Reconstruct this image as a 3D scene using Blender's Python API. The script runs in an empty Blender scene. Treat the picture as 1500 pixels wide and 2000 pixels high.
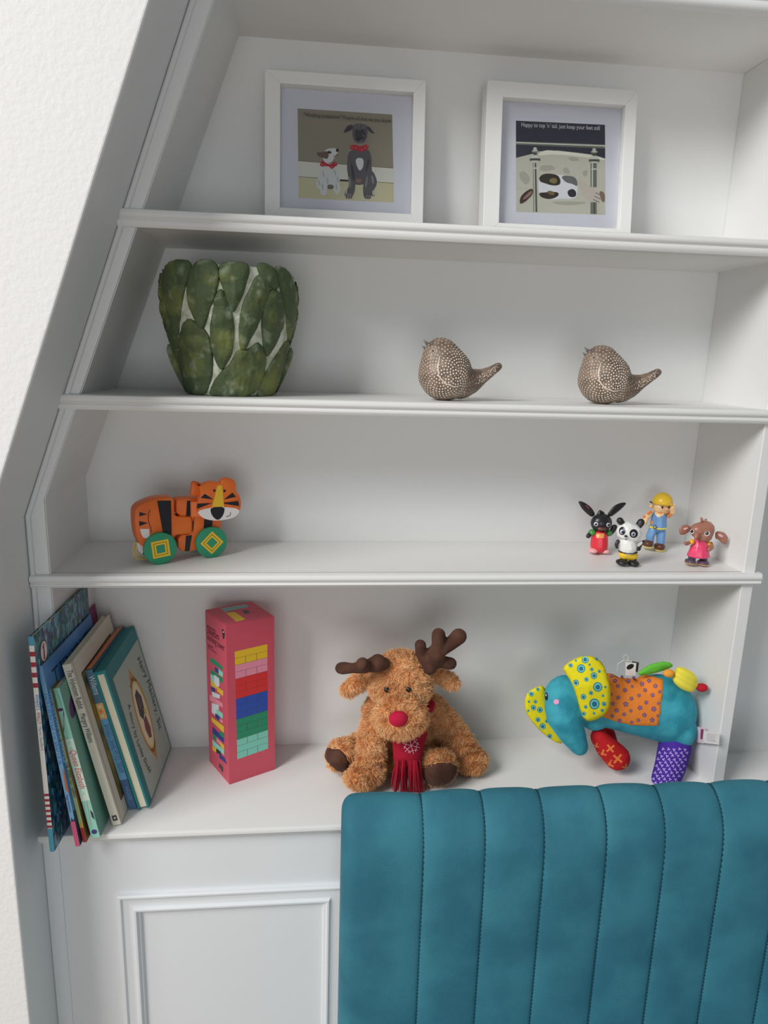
import bpy, bmesh, math, random
import numpy as np
from mathutils import Vector, Matrix, noise
from mathutils.bvhtree import BVHTree
from mathutils.geometry import delaunay_2d_cdt
random.seed(4); np.random.seed(4)
SC = bpy.context.scene
COL = SC.collection

# ------------------------------------------------------------------ camera
FPX = 1370.86
YAW, PIT, ROL = -0.1046, -0.22, -0.0299
CP = Vector((0.3534, -0.9545, 0.6227))
RC = (Matrix.Rotation(YAW, 3, 'Z') @ Matrix.Rotation(PIT, 3, 'X') @ Matrix.Rotation(ROL, 3, 'Y'))
cd = bpy.data.cameras.new('camera'); cam = bpy.data.objects.new('camera', cd); COL.objects.link(cam)
cd.sensor_fit = 'HORIZONTAL'; cd.sensor_width = 36.0; cd.lens = FPX / 1500 * 36.0
cd.clip_start = 0.02; cd.clip_end = 50
cam.matrix_world = Matrix.Translation(CP) @ (RC @ Matrix.Rotation(math.pi / 2, 3, 'X')).to_4x4()
SC.camera = cam

# ------------------------------------------------------------------ world, lights, exposure
w = bpy.data.worlds.new('room_light'); SC.world = w; w.use_nodes = True
w.node_tree.nodes['Background'].inputs[0].default_value = (0.90, 0.95, 1.0, 1)
w.node_tree.nodes['Background'].inputs[1].default_value = 0.27
def area(name, loc, aim, sx, sy, power, col):
    l = bpy.data.lights.new(name, 'AREA'); l.shape = 'RECTANGLE'; l.size = sx; l.size_y = sy
    l.energy = power; l.color = col
    o = bpy.data.objects.new(name, l); COL.objects.link(o); o.location = loc
    o.rotation_euler = (Vector(aim) - Vector(loc)).to_track_quat('-Z', 'Y').to_euler()
    return o
area('window_light', (-2.5, -2.4, 3.0), (0.4, 0, 0.2), 1.8, 1.8, 215, (1.0, 0.985, 0.965))
area('front_fill_light', (0.2, -3.2, 0.1), (0.5, 0, -0.1), 1.6, 1.2, 20, (0.95, 0.98, 1.0))  # added low fill lamp in front, no real window; brightens the lower part
vs = SC.view_settings
vs.view_transform = 'Standard'; vs.look = 'None'; vs.gamma = 1.0; vs.use_curve_mapping = False
vs.exposure = -0.22

# ------------------------------------------------------------------ helpers
def lin(c):
    c = c / 255.0
    return c / 12.92 if c <= 0.04045 else ((c + 0.055) / 1.055) ** 2.4
GAIN = 0.68
def C(r, g, b, k=GAIN):      # colour of the thing itself from its look under this room's dim daylight
    c = [lin(v) / k for v in (r, g, b)]; m = max(c)
    if m > .85: c = [v * .85 / m for v in c]
    return tuple(c) + (1,)
MATS = {}
def mat(name, col, rough=0.5, spec=0.4, bump=0, bscale=200, col2=None, nscale=20, sheen=0, stretch=None, detail=3, coat=0, metal=0, lo=0.4, hi=0.6):
    if name in MATS: return MATS[name]
    m = bpy.data.materials.new(name); m.use_nodes = True
    nt = m.node_tree; bs = nt.nodes['Principled BSDF']
    bs.inputs['Base Color'].default_value = col
    bs.inputs['Roughness'].default_value = rough
    bs.inputs['Specular IOR Level'].default_value = spec
    bs.inputs['Metallic'].default_value = metal
    if sheen:
        bs.inputs['Sheen Weight'].default_value = sheen; bs.inputs['Sheen Roughness'].default_value = 0.4
        bs.inputs['Sheen Tint'].default_value = (min(1, col[0] * 1.6 + .1), min(1, col[1] * 1.6 + .1), min(1, col[2] * 1.6 + .1), 1)
    if coat: bs.inputs['Coat Weight'].default_value = coat
    tc = nt.nodes.new('ShaderNodeTexCoord'); src = tc.outputs['Object']
    if stretch:
        mp = nt.nodes.new('ShaderNodeMapping'); mp.inputs['Scale'].default_value = stretch
        nt.links.new(src, mp.inputs[0]); src = mp.outputs[0]
    if col2:
        n = nt.nodes.new('ShaderNodeTexNoise'); n.inputs['Scale'].default_value = nscale; n.inputs['Detail'].default_value = detail
        nt.links.new(src, n.inputs['Vector'])
        r = nt.nodes.new('ShaderNodeValToRGB')
        r.color_ramp.elements[0].position = lo; r.color_ramp.elements[0].color = col
        r.color_ramp.elements[1].position = hi; r.color_ramp.elements[1].color = col2
        nt.links.new(n.outputs[0], r.inputs[0]); nt.links.new(r.outputs[0], bs.inputs['Base Color'])
    if bump:
        n = nt.nodes.new('ShaderNodeTexNoise'); n.inputs['Scale'].default_value = bscale; n.inputs['Detail'].default_value = 4
        nt.links.new(src, n.inputs['Vector'])
        b = nt.nodes.new('ShaderNodeBump'); b.inputs['Strength'].default_value = bump; b.inputs['Distance'].default_value = 0.002
        nt.links.new(n.outputs[0], b.inputs['Height']); nt.links.new(b.outputs[0], bs.inputs['Normal'])
    MATS[name] = m
    return m
def flat(r, g, b, rough=0.5, spec=0.4):
    return mat('colour_%d_%d_%d' % (r, g, b), C(r, g, b), rough, spec)

def S(Y): return (Y - CP.y) / FPX                  # metres per pixel at depth Y
def ray(px, py): return (RC @ Vector(((px - 750) / FPX, 1, -(py - 1000) / FPX))).normalized()
def P(px, py, Y):
    r = ray(px, py); return CP + r * ((Y - CP.y) / r.y)
class Plane:
    def __init__(s, p, n): s.p = Vector(p); s.n = Vector(n).normalized()
    def __call__(s, px, py, off=0.0):
        r = ray(px, py); t = (s.p - CP).dot(s.n) / r.dot(s.n); return CP + r * t + s.n * off

def newobj(name, me, m=None, parent=None, smooth=False, kind=None):
    o = bpy.data.objects.new(name, me); COL.objects.link(o)
    if m is not None:
        for x in (m if isinstance(m, (list, tuple)) else [m]): me.materials.append(x)
    if parent is not None:
        o.parent = parent
        pm = parent.location
        me.transform(Matrix.Translation(-parent_world(parent)))
    if smooth:
        for p in me.polygons: p.use_smooth = True
    if kind: o['kind'] = kind
    return o
def parent_world(p):
    v = Vector(p.location)
    while p.parent is not None: p = p.parent; v += p.location
    return v
def obj(name, bm, m, parent=None, smooth=False, kind=None):
    bmesh.ops.recalc_face_normals(bm, faces=bm.faces)
    me = bpy.data.meshes.new(name); bm.to_mesh(me); bm.free()
    o = newobj(name, me, m, parent, smooth, kind)
    return o
def autosmooth(o, ang=35):
    me = o.data
    for p in me.polygons: p.use_smooth = True
    me.set_sharp_from_angle(angle=math.radians(ang))
    return o
def thing(name, label, cat, loc, group=None):
    o = bpy.data.objects.new(name, None); COL.objects.link(o); o.location = loc; o.empty_display_size = 0.02
    o['label'] = label; o['category'] = cat
    if group: o['group'] = group
    return o
def tag(o, label, cat, group=None):
    o['label'] = label; o['category'] = cat
    if group: o['group'] = group
    return o
def structure(o): o['kind'] = 'structure'; return o

def box(bm, a, b, bevel=0):
    a = Vector(a); b = Vector(b)
    r = bmesh.ops.create_cube(bm, size=1, matrix=Matrix.Translation((a + b) / 2) @ Matrix.Diagonal((*(b - a), 1)))
    if bevel:
        es = {e for v in r['verts'] for e in v.link_edges}
        bmesh.ops.bevel(bm, geom=list(es), offset=bevel, segments=2, affect='EDGES', profile=0.5)
def prism(bm, pts, vec, bevel=0, seg=2):
    """closed outline of 3D points extruded by vec"""
    vec = Vector(vec)
    vs_ = [bm.verts.new(p) for p in pts]; f = bm.faces.new(vs_)
    r = bmesh.ops.extrude_face_region(bm, geom=[f])
    nv = [g for g in r['geom'] if isinstance(g, bmesh.types.BMVert)]
    bmesh.ops.translate(bm, verts=nv, vec=vec)
    if bevel:
        fs = [g for g in r['geom'] if isinstance(g, bmesh.types.BMFace)]
        es = set(e for e in f.edges) | {e for g in fs for e in g.edges}
        bmesh.ops.bevel(bm, geom=list(es), offset=bevel, segments=seg, affect='EDGES', profile=0.5)
def profile_x(bm, prof, x0, x1, n=1):
    """closed (y,z) profile extruded along x"""
    prism(bm, [(x0, y, z) for y, z in prof], (x1 - x0, 0, 0))
def cyl(bm, p0, p1, r0, r1=None, seg=32, bevel=0):
    p0 = Vector(p0); p1 = Vector(p1); r1 = r0 if r1 is None else r1
    d = p1 - p0; q = d.to_track_quat('Z', 'Y').to_matrix().to_4x4()
    r = bmesh.ops.create_cone(bm, cap_ends=True, segments=seg, radius1=r0, radius2=r1, depth=d.length, matrix=Matrix.Translation((p0 + p1) / 2) @ q)
    if bevel:
        es = [e for e in {e for v in r['verts'] for e in v.link_edges} if len(e.link_faces) == 2 and max(len(f.verts) for f in e.link_faces) > 4]
        bmesh.ops.bevel(bm, geom=es, offset=bevel, segments=3, affect='EDGES', profile=0.5)
def ell(bm, c, r, rot=None, sub=3):
    m = Matrix.Translation(c) @ (rot.to_4x4() if rot else Matrix.Identity(4)) @ Matrix.Diagonal((r[0], r[1], r[2], 1))
    bmesh.ops.create_icosphere(bm, subdivisions=sub, radius=1, matrix=m)
def chain(bm, pts, rad, sub=2):
    for i in range(len(pts) - 1):
        a, b = Vector(pts[i]), Vector(pts[i + 1]); L = (b - a).length
        n = max(2, int(L / (min(rad[i], rad[i + 1]) * 0.3)) + 1)
        for k in range(n + 1):
            t = k / n; r = rad[i] * (1 - t) + rad[i + 1] * t
            ell(bm, a.lerp(b, t), (r, r, r), sub=sub)
def tube(bm, pts, r, seg=8):
    pts = [Vector(p) for p in pts]; rings = []
    up = None
    for i, p in enumerate(pts):
        t = (pts[min(i + 1, len(pts) - 1)] - pts[max(i - 1, 0)]).normalized()
        if up is None: up = t.orthogonal().normalized()
        up = (up - t * up.dot(t)).normalized(); sd = t.cross(up)
        rr = r[i] if isinstance(r, (list, tuple)) else r
        rings.append([bm.verts.new(p + (up * math.cos(a) + sd * math.sin(a)) * rr) for a in [2 * math.pi * k / seg for k in range(seg)]])
    for i in range(len(rings) - 1):
        for k in range(seg):
            bm.faces.new((rings[i][k], rings[i][(k + 1) % seg], rings[i + 1][(k + 1) % seg], rings[i + 1][k]))
    bm.faces.new(rings[0][::-1]); bm.faces.new(rings[-1])
def blob(name, bm, voxel, m, parent=None, it=6, kind=None):
    """melts the shapes in bm into one smooth skin"""
    me = bpy.data.meshes.new('tmp'); bm.to_mesh(me); bm.free()
    o = bpy.data.objects.new('tmp', me); COL.objects.link(o)
    r = o.modifiers.new('r', 'REMESH'); r.mode = 'VOXEL'; r.voxel_size = voxel
    s = o.modifiers.new('s', 'SMOOTH'); s.factor = 0.5; s.iterations = it
    dg = bpy.context.evaluated_depsgraph_get()
    m2 = bpy.data.meshes.new_from_object(o.evaluated_get(dg))
    bpy.data.objects.remove(o); bpy.data.meshes.remove(me)
    m2.name = name; m2.materials.clear()
    return newobj(name, m2, m, parent, True, kind)
def bvh_of(o):
    off = parent_world(o)
    me = o.data
    return BVHTree.FromPolygons([v.co + off for v in me.vertices], [tuple(p.vertices) for p in me.polygons])
def inside(x, y, poly):
    c = False; j = len(poly) - 1
    for i in range(len(poly)):
        xi, yi = poly[i]; xj, yj = poly[j]
        if (yi > y) != (yj > y) and x < (xj - xi) * (y - yi) / (yj - yi) + xi: c = not c
        j = i
    return c
def edist(x, y, poly):
    best = 1e9
    for i in range(len(poly)):
        ax, ay = poly[i - 1]; bx, by = poly[i]
        dx, dy = bx - ax, by - ay; L = dx * dx + dy * dy or 1e-9
        t = max(0, min(1, ((x - ax) * dx + (y - ay) * dy) / L))
        best = min(best, math.hypot(x - ax - t * dx, y - ay - t * dy))
    return best
def smoothpoly(poly, n=2):
    for _ in range(n):
        q = []
        for i in range(len(poly)):
            a = poly[i]; b = poly[(i + 1) % len(poly)]
            q += [(a[0] * .75 + b[0] * .25, a[1] * .75 + b[1] * .25), (a[0] * .25 + b[0] * .75, a[1] * .25 + b[1] * .75)]
        poly = q
    return poly
def patch_bm(bm, poly, bvh, eps=0.0006, dome=0.0, edge=0.003, grid=4.0, sink=0.0, rough=0.0, far=None):
    """a piece of cloth/leaf/print laid on the surface it covers (poly = outline seen from the front)"""
    dense = []
    for i in range(len(poly)):
        a = poly[i]; b = poly[(i + 1) % len(poly)]
        n = max(1, int(math.hypot(b[0] - a[0], b[1] - a[1]) / grid))
        for k in range(n): dense.append((a[0] + (b[0] - a[0]) * k / n, a[1] + (b[1] - a[1]) * k / n))
    pts = list(dense)
    xs = [p[0] for p in dense]; ys = [p[1] for p in dense]
    gy = min(ys)
    while gy < max(ys):
        gx = min(xs)
        while gx < max(xs):
            if inside(gx, gy, dense) and edist(gx, gy, dense) > grid * 0.45: pts.append((gx, gy))
            gx += grid
        gy += grid
    out = delaunay_2d_cdt([Vector(p) for p in pts], [], [list(range(len(dense)))], 1, 1e-4)
    cx = sum(xs) / len(xs); cy = sum(ys) / len(ys)
    vv = []; last = None
    for v in out[0]:
        x, y = v.x, v.y; hit = None
        for k in range(30):
            t = k / 30; qx, qy = x + (cx - x) * t, y + (cy - y) * t
            h = bvh.ray_cast(CP, ray(qx, qy))
            if h[0] is not None: hit = h; break
        if hit is None:
            vv.append(bm.verts.new(P(x, y, far if far is not None else 0.05))); continue
        d = edist(x, y, dense) * S(hit[0].y)
        off = -sink + (eps + sink) * (1 - math.exp(-d / 0.0006) if sink else 1) + dome * (1 - math.exp(-d / edge))
        if rough:
            q_ = hit[0]; off += rough * noise.noise(q_ * 60) + rough * .7 * noise.noise(Vector((q_.x * 190, q_.y * 190, q_.z * 45))) - rough * 1.1 * max(0, noise.noise(q_ * 150) - .25)
        nn = hit[1]
        if nn.dot(ray(x, y)) > 0: nn = -nn
        base = hit[0]
        vv.append(bm.verts.new(base + nn * off))
    for f in out[2]:
        try: bm.faces.new([vv[i] for i in f])
        except ValueError: pass
def patch(name, poly, bvh, m, parent=None, **k):
    bm = bmesh.new(); patch_bm(bm, poly, bvh, **k)
    return obj(name, bm, m, parent, True)
def patches(name, polys, bvh, m, parent=None, kind=None, **k):
    bm = bmesh.new()
    for p in polys: patch_bm(bm, p, bvh, **k)
    return obj(name, bm, m, parent, True, kind)
def circ(x, y, r, r2=None, n=14, a0=0):
    r2 = r2 or r
    return [(x + r * math.cos(a0 + 2 * math.pi * i / n), y + r2 * math.sin(a0 + 2 * math.pi * i / n)) for i in range(n)]
def oval(x, y, a, b, ang, n=18):
    c, s = math.cos(ang), math.sin(ang); o = []
    for i in range(n):
        t = 2 * math.pi * i / n; u, v = a * math.cos(t), b * math.sin(t)
        o.append((x + u * c - v * s, y + u * s + v * c))
    return o
class Art:
    """flat print: polygons in thin layers on one plane, joined in one mesh"""
    def __init__(s, plane): s.pl = plane; s.bm = bmesh.new(); s.ms = []; s.k = 0
    def add(s, poly, m, tr=None, layer=None):
        if m not in s.ms: s.ms.append(m)
        s.k += 1; off = 0.000015 * (layer if layer else s.k) + 0.00005
        pts = [tr(*p) for p in poly] if tr else poly
        vs_ = [s.bm.verts.new(s.pl(x, y, off)) for x, y in pts]
        f = s.bm.faces.new(vs_); f.material_index = s.ms.index(m)
    def line(s, pts, wd, m, tr=None, layer=None):
        for i in range(len(pts) - 1):
            (ax, ay), (bx, by) = pts[i], pts[i + 1]; L = math.hypot(bx - ax, by - ay) or 1; nx, ny = -(by - ay) / L * wd / 2, (bx - ax) / L * wd / 2
            ex, ey = (bx - ax) / L * wd * .3, (by - ay) / L * wd * .3
            s.add([(ax + nx - ex, ay + ny - ey), (bx + nx + ex, by + ny + ey), (bx - nx + ex, by - ny + ey), (ax - nx - ex, ay - ny - ey)], m, tr, layer)
    def done(s, name, parent):
        bmesh.ops.triangulate(s.bm, faces=s.bm.faces)
        me = bpy.data.meshes.new(name); s.bm.to_mesh(me); s.bm.free()
        return newobj(name, me, s.ms, parent, kind='stuff' if s.k > 2 else None)
def text(name, body, A, B, n, m, parent, off=0.0003, hscale=1.0, shear=0.0, lift=0.0, bow=0.0):
    """lettering from world point A to B on the plane with normal n"""
    cu = bpy.data.curves.new('t', 'FONT'); cu.body = body; cu.size = 1; cu.shear = shear; cu.resolution_u = 2
    o = bpy.data.objects.new('t', cu); COL.objects.link(o)
    dg = bpy.context.evaluated_depsgraph_get()
    me = bpy.data.meshes.new_from_object(o.evaluated_get(dg)); bpy.data.objects.remove(o); bpy.data.curves.remove(cu)
    xs = [v.co.x for v in me.vertices]; x0, x1 = min(xs), max(xs)
    A = Vector(A); B = Vector(B); n = Vector(n).normalized(); u = B - A; L = u.length; u.normalize(); v = n.cross(u)
    sc = L / (x1 - x0)
    for q in me.vertices:
        c = q.co
        q.co = A + u * (c.x - x0) * sc + v * ((c.y + lift) * sc * hscale + bow * math.sin(math.pi * (c.x - x0) / (x1 - x0))) + n * off
    me.name = name
    me.materials.clear()
    return newobj(name, me, m, parent)
def zoomer(k, ox, oy): return lambda x, y: (x / k + ox, y / k + oy)
def zp(poly, k, ox, oy): return [(x / k + ox, y / k + oy) for x, y in poly]

# key heights and depths (metres)
S1, S1B, S2, S2B, S3, S3B, S4, S4B = .7891, .7677, .5621, .5427, .3187, .3008, -.0506, -.0687
D = .171; TOP = 1.0544; XR = 1.0; DW = .019; FLOOR = -0.9
def xl(z): return max(0.0, 0.0053 + 0.39 * (z - 0.436)) if z > 0.4224 else 0.0

# ------------------------------------------------------------------ materials of the room
paint = mat('white_gloss_paint', (0.80, 0.80, 0.79, 1), 0.42, 0.35, bump=0.10, bscale=35)
paintc = mat('cabinet_paint', (0.77, 0.79, 0.81, 1), 0.38, 0.4, bump=0.08, bscale=30)
wallp = mat('matt_wall_paint', (0.80, 0.80, 0.79, 1), 0.7, 0.25, bump=0.12, bscale=40)
plaster = mat('textured_plaster', (0.86, 0.855, 0.85, 1), 0.85, 0.2, bump=0.3, bscale=160)
stilep = mat('stile_paint', (0.78, 0.79, 0.79, 1), 0.42, 0.35, bump=0.10, bscale=30)

# ------------------------------------------------------------------ structure
bm = bmesh.new(); box(bm, (-.6, D, FLOOR), (XR + DW / 2, D + .1, 1.35)); structure(obj('wall_back', bm, wallp))
RY = .105
bm = bmesh.new(); box(bm, (XR + DW, RY, FLOOR), (2.0, RY + .1, 1.35)); structure(obj('wall_right', bm, wallp))
bm = bmesh.new(); box(bm, (-3, -3.6, FLOOR - .05), (3, .3, FLOOR)); structure(obj('floor', bm, mat('oak_floor', (0.33, 0.22, 0.13, 1), 0.5, 0.4, col2=(0.42, 0.3, 0.19, 1), nscale=8, stretch=(1, 8, 1))))
# sloping plaster return on the left: front face at RYF, reveal facing the bookcase
RYF = -.127
def xo(z): return (-.0262 if z < .40 else -.0262 + (z - .40) * .375)   # outer line of the stile
bm = bmesh.new()
zs = [FLOOR, .40, 1.4]
prof = [(xo(z), z) for z in zs]
prism(bm, [(-1.6, RYF, FLOOR)] + [(x, RYF, z) for x, z in prof] + [(-1.6, RYF, 1.4)], (0, .35, 0))
o = structure(obj('wall_left', bm, [plaster, stilep]))
for p in o.data.polygons:
    if abs(p.normal.y) < .5: p.material_index = 1
bv = o.modifiers.new('b', 'BEVEL'); bv.width = .003; bv.segments = 3; bv.limit_method = 'ANGLE'
# soffit over the top bay + cornice
bm = bmesh.new(); box(bm, (.2, 0, TOP), (2.0, D, TOP + .02)); structure(obj('ceiling', bm, wallp))
bm = bmesh.new()
cp = [(0.002, TOP), (-.006, TOP + .0005), (-.011, TOP + .004), (-.012, TOP + .010), (-.009, TOP + .014), (-.014, TOP + .018), (-.016, TOP + .03), (-.024, TOP + .045), (-.05, TOP + .07), (-.055, TOP + .2), (.002, TOP + .2)]
profile_x(bm, cp, .18, 2.0); autosmooth(structure(obj('trim_1', bm, stilep)), 50)

# ------------------------------------------------------------------ bookcase
bc = thing('bookcase', 'white painted built-in bookcase with moulded shelves in a sloping-sided alcove', 'bookcase', (.5, .08, S4))
# left lining (inner face of the bays) and stile
bm = bmesh.new()
zz = [S4, .4224, TOP]
prism(bm, [(xl(z), .0, z) for z in zz] + [(xl(z) - .016, .0, z) for z in zz[::-1]], (0, D, 0))
obj('side_panel', bm, paint, bc)
bm = bmesh.new()
zz = [S4, .41, TOP]
def xi(z): return -.001 if z < .4224 else xl(z) - .001
prism(bm, [(xi(S4), -.003, S4), (xi(.4224), -.003, .4224), (xi(TOP), -.003, TOP), (xo(TOP) - .0, -.003, TOP), (xo(.40), -.003, .40), (xo(S4), -.003, S4)], (0, .0028, 0), bevel=.0007)
obj('stile', bm, stilep, bc)
# small proud bead along the outer edge of the stile
bm = bmesh.new()
tube(bm, [(xo(z) + .004, -.004, z) for z in (S4, .2, .40, .7, TOP)], .0035, 10)
autosmooth(obj('bead', bm, stilep, bc), 60)
bm = bmesh.new(); box(bm, (XR, -.002, S4), (XR + DW, D, TOP), .0012); obj('divider', bm, paint, bc)
def nosing(z0, z1, Pp):
    h = z1 - z0
    return [(.004, z1), (-Pp + .004, z1), (-Pp + .0014, z1 - .0012), (-Pp, z1 - .0045), (-Pp + .0002, z1 - .0078), (-Pp + .0022, z1 - .0102),
            (-Pp + .0034, z1 - .0108), (-Pp + .0034, z1 - .0118), (-Pp + .0018, z1 - .0126), (-Pp + .0012, z1 - .0145), (-Pp + .0018, z1 - h + .003), (-Pp + .004, z0), (.004, z0)]
for z1, z0, Pp in ((S1, S1B, .011), (S2, S2B, .0117), (S3, S3B, .011)):
    bm = bmesh.new(); xa = xl(z1) - .004; 
    prism(bm, [(xl(z0) - .0005, .003, z0), (XR + .0005, .003, z0), (XR + .0005, .003, z1), (xl(z1) - .0005, .003, z1)], (0, D - .0035, 0))
    sh = obj('shelf', bm, paint, bc)
    bm = bmesh.new(); xs0 = xo(z0) + .001
    pr_ = nosing(z0, z1, Pp); x1 = XR + DW + .0095
    prism(bm, [(xs0, y, z) for y, z in pr_], (x1 - xs0, 0, 0))
    # round the far end of the nosing
    for v in bm.verts:
        if v.co.x > x1 - 1e-4: v.co.x -= max(0, (v.co.y + 0.004) * -0.0) + (0.0030 if v.co.y < -Pp + .002 else 0.0012)
    autosmooth(obj('nosing', bm, paint, sh), 40)
    bm = bmesh.new(); box(bm, (XR + DW, .004, z0 + .001), (XR + DW + .008, RY, z1), .0015); obj('return_bead', bm, paint, sh)

# ------------------------------------------------------------------ cabinet below
CY = -.038
cb = thing('cabinet', 'white painted panelled cabinet front under the worktop, left of the sofa', 'cabinet', (.5, CY, FLOOR))
bm = bmesh.new(); box(bm, (-.0262, CY, FLOOR), (1.9, RY - .001, S4B - .0005)); obj('carcass', bm, paintc, cb)
bm = bmesh.new(); box(bm, (-.0255, CY - .002, FLOOR), (-.004, CY + .001, S4B - .001), .0009); obj('scribe_strip', bm, paintc, cb)
def sweep_rect(bm, x0, x1, z0, z1, prof):
    rings = []
    for d, y in prof:
        rings.append([bm.verts.new(p) for p in ((x0 + d, y, z0 + d), (x1 - d, y, z0 + d), (x1 - d, y, z1 - d), (x0 + d, y, z1 - d))])
    for i in range(len(rings) - 1):
        for k in range(4): bm.faces.new((rings[i][k], rings[i][(k + 1) % 4], rings[i + 1][(k + 1) % 4], rings[i + 1][k]))
a = P(231, 1746, CY); b = P(673, 1723, CY)
MX0, MX1, MZ = a.x, b.x, (a.z + b.z) / 2
pf = [(0, CY), (0, CY - .006), (.002, CY - .0078), (.0045, CY - .0078), (.0058, CY - .006), (.0068, CY - .0048), (.0085, CY - .0046), (.014, CY - .0036), (.019, CY - .0042), (.0215, CY - .0056), (.0222, CY - .0072), (.0235, CY - .0086), (.026, CY - .0086), (.0275, CY - .0072), (.0285, CY - .005), (.0292, CY - .0046), (.0305, CY - .0046), (.032, CY - .003), (.033, CY)]
bm = bmesh.new(); sweep_rect(bm, MX0, MX1, -.84, MZ, pf)
autosmooth(obj('panel_moulding', bm, paintc, cb), 32)
MX0b = MX1 + .06
bm = bmesh.new(); sweep_rect(bm, MX0b, MX0b + .5, -.84, MZ, pf)
autosmooth(obj('panel_moulding', bm, paintc, cb), 32)
# worktop
wt = thing('worktop', 'white painted worktop shelf with moulded front edge on top of the cabinet', 'worktop', (.5, 0, S4B))
bm = bmesh.new()
pr_ = [(D, S4), (-.049, S4), (-.0512, S4 - .0012), (-.0524, S4 - .0045), (-.0518, S4 - .0085), (-.049, S4 - .0105), (-.0472, S4 - .011), (-.0472, S4 - .0122), (-.0452, S4 - .014), (-.0448, S4 - .0165), (-.0412, S4B), (D, S4B)]
profile_x(bm, pr_, -.0262, XR + DW); 
autosmooth(obj('board', bm, paint, wt), 40)
bm = bmesh.new()
pr2 = [(RY, y[1]) if y[0] == D else y for y in pr_]
profile_x(bm, pr2, XR + DW, 1.9); autosmooth(obj('board', bm, paint, wt), 40)


# ------------------------------------------------------------------ sofa
FY = -.139
so = thing('sofa', 'teal velvet sofa with tall vertically channelled backrest in front of the cabinet', 'sofa', (.9, -.4, FLOOR))
velvet = mat('teal_velvet', (0.030, 0.155, 0.215, 1), 0.75, 0.25, bump=0.25, bscale=420, col2=(0.046, 0.21, 0.275, 1), nscale=11, sheen=0.22, lo=.38, hi=.62, detail=4)
SP = [(-.066, -.50), (-.066, -.10), (-.067, -.02), (-.070, .002), (-.077, .015), (-.087, .021), (-.098, .0195), (-.110, .0125), (-.121, .001), (-.129, -.014), (-.1345, -.032), (-.1375, -.055), (-.139, -.09), (-.1395, -.2), (-.140, -.5)]
def dens(pr, n=3):
    o = []
    for i in range(len(pr) - 1):
        p0 = pr[max(i - 1, 0)]; p1 = pr[i]; p2 = pr[i + 1]; p3 = pr[min(i + 2, len(pr) - 1)]
        for k in range(n):
            t = k / n
            o.append(tuple(.5 * (2 * p1[j] + (p2[j] - p0[j]) * t + (2 * p0[j] - 5 * p1[j] + 4 * p2[j] - p3[j]) * t * t + (3 * p1[j] - p0[j] - 3 * p2[j] + p3[j]) * t ** 3) for j in (0, 1)))
    o.append(pr[-1]); return o
SPd = dens(SP)
nrm = []
for i in range(len(SPd)):
    a = SPd[max(i - 1, 0)]; b = SPd[min(i + 1, len(SPd) - 1)]
    ty, tz = b[0] - a[0], b[1] - a[1]; L = math.hypot(ty, tz); nrm.append((-(-tz) / L * -1 if False else tz / L, -ty / L))
# make the normals point outwards (away from the inside of the pad)
nrm = [(ny, nz) if (ny * (y + .103) + nz * (z + .03 if z > -.06 else 0)) > 0 else (-ny, -nz) for (y, z), (ny, nz) in zip(SPd, nrm)]
seams = [P(663, 2000, FY).x] + [P(x, 2000, FY).x for x in (812, 925.5, 1034, 1148, 1255, 1361, 1470)]
dx = (seams[-1] - seams[2]) / 5
while seams[-1] < 1.75: seams.append(seams[-1] + dx)
def chan(x0, x1, first):
    bm = bmesh.new(); n = 22; rows = []
    for i in range(n + 1):
        t = .5 - .5 * math.cos(math.pi * i / n) if True else i / n
        x = x0 + (x1 - x0) * t; u = 2 * t - 1
        off = .0036 * (1 - abs(u) ** 3.0) - .0016 * math.exp(-(1 - abs(u)) * 22)
        if first and x - x0 < .016:
            q = 1 - (x - x0) / .016; off -= .016 * (1 - math.sqrt(max(0, 1 - q * q)))
        elif first and u < 0: off = max(off, .0024)
        row = []
        for j, ((y, z), (ny, nz)) in enumerate(zip(SPd, nrm)):
            wob = .0011 * noise.noise(Vector((x * 14, y * 20, z * 9))) 
            row.append(bm.verts.new((x, y + ny * (off + wob), z + nz * (off + wob))))
        rows.append(row)
    for i in range(n):
        for j in range(len(SPd) - 1): bm.faces.new((rows[i][j], rows[i + 1][j], rows[i + 1][j + 1], rows[i][j + 1]))
    if first: bm.faces.new(rows[0])
    return bm
for i in range(len(seams) - 1):
    o = obj('channel', chan(seams[i], seams[i + 1], i == 0), velvet, so, True)
thread = mat('dark_teal_thread', (0.010, 0.06, 0.085, 1), .8, .2)
for x in seams[1:-1]:
    bm = bmesh.new()
    pts = [(x, y + ny * -.0014, z + nz * -.0014) for (y, z), (ny, nz) in zip(SPd, nrm)]
    tube(bm, pts, .0006, 6)
    # stitches
    L = 0; lasty = None
    for k in range(len(pts) - 1):
        a, b = Vector(pts[k]), Vector(pts[k + 1]); m_ = max(1, int((b - a).length / .006))
        if b.z < -.42: continue
        for q in range(m_):
            c = a.lerp(b, (q + .5) / m_) + Vector((0, nrm[k][0] * .0012, nrm[k][1] * .0012))
            d = (b - a).normalized() * .0016; tube(bm, [c - d, c + d], .0007, 4)
    obj('seam', bm, thread, so)
bm = bmesh.new(); box(bm, (seams[0] + .004, -.85, -.62), (1.75, -.13, -.45), .03); obj('seat', bm, velvet, so, True)
bm = bmesh.new(); box(bm, (seams[0] + .004, -.84, -.74), (1.75, -.07, -.6), .01); obj('base', bm, velvet, so)
lg = mat('black_metal', (.02, .02, .02, 1), .3, .5)
for lx in (seams[0] + .06, 1.68):
    for ly in (-.78, -.14):
        bm = bmesh.new(); cyl(bm, (lx, ly, FLOOR), (lx, ly, -.72), .012, .018, 20); obj('leg', bm, lg, so)

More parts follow.
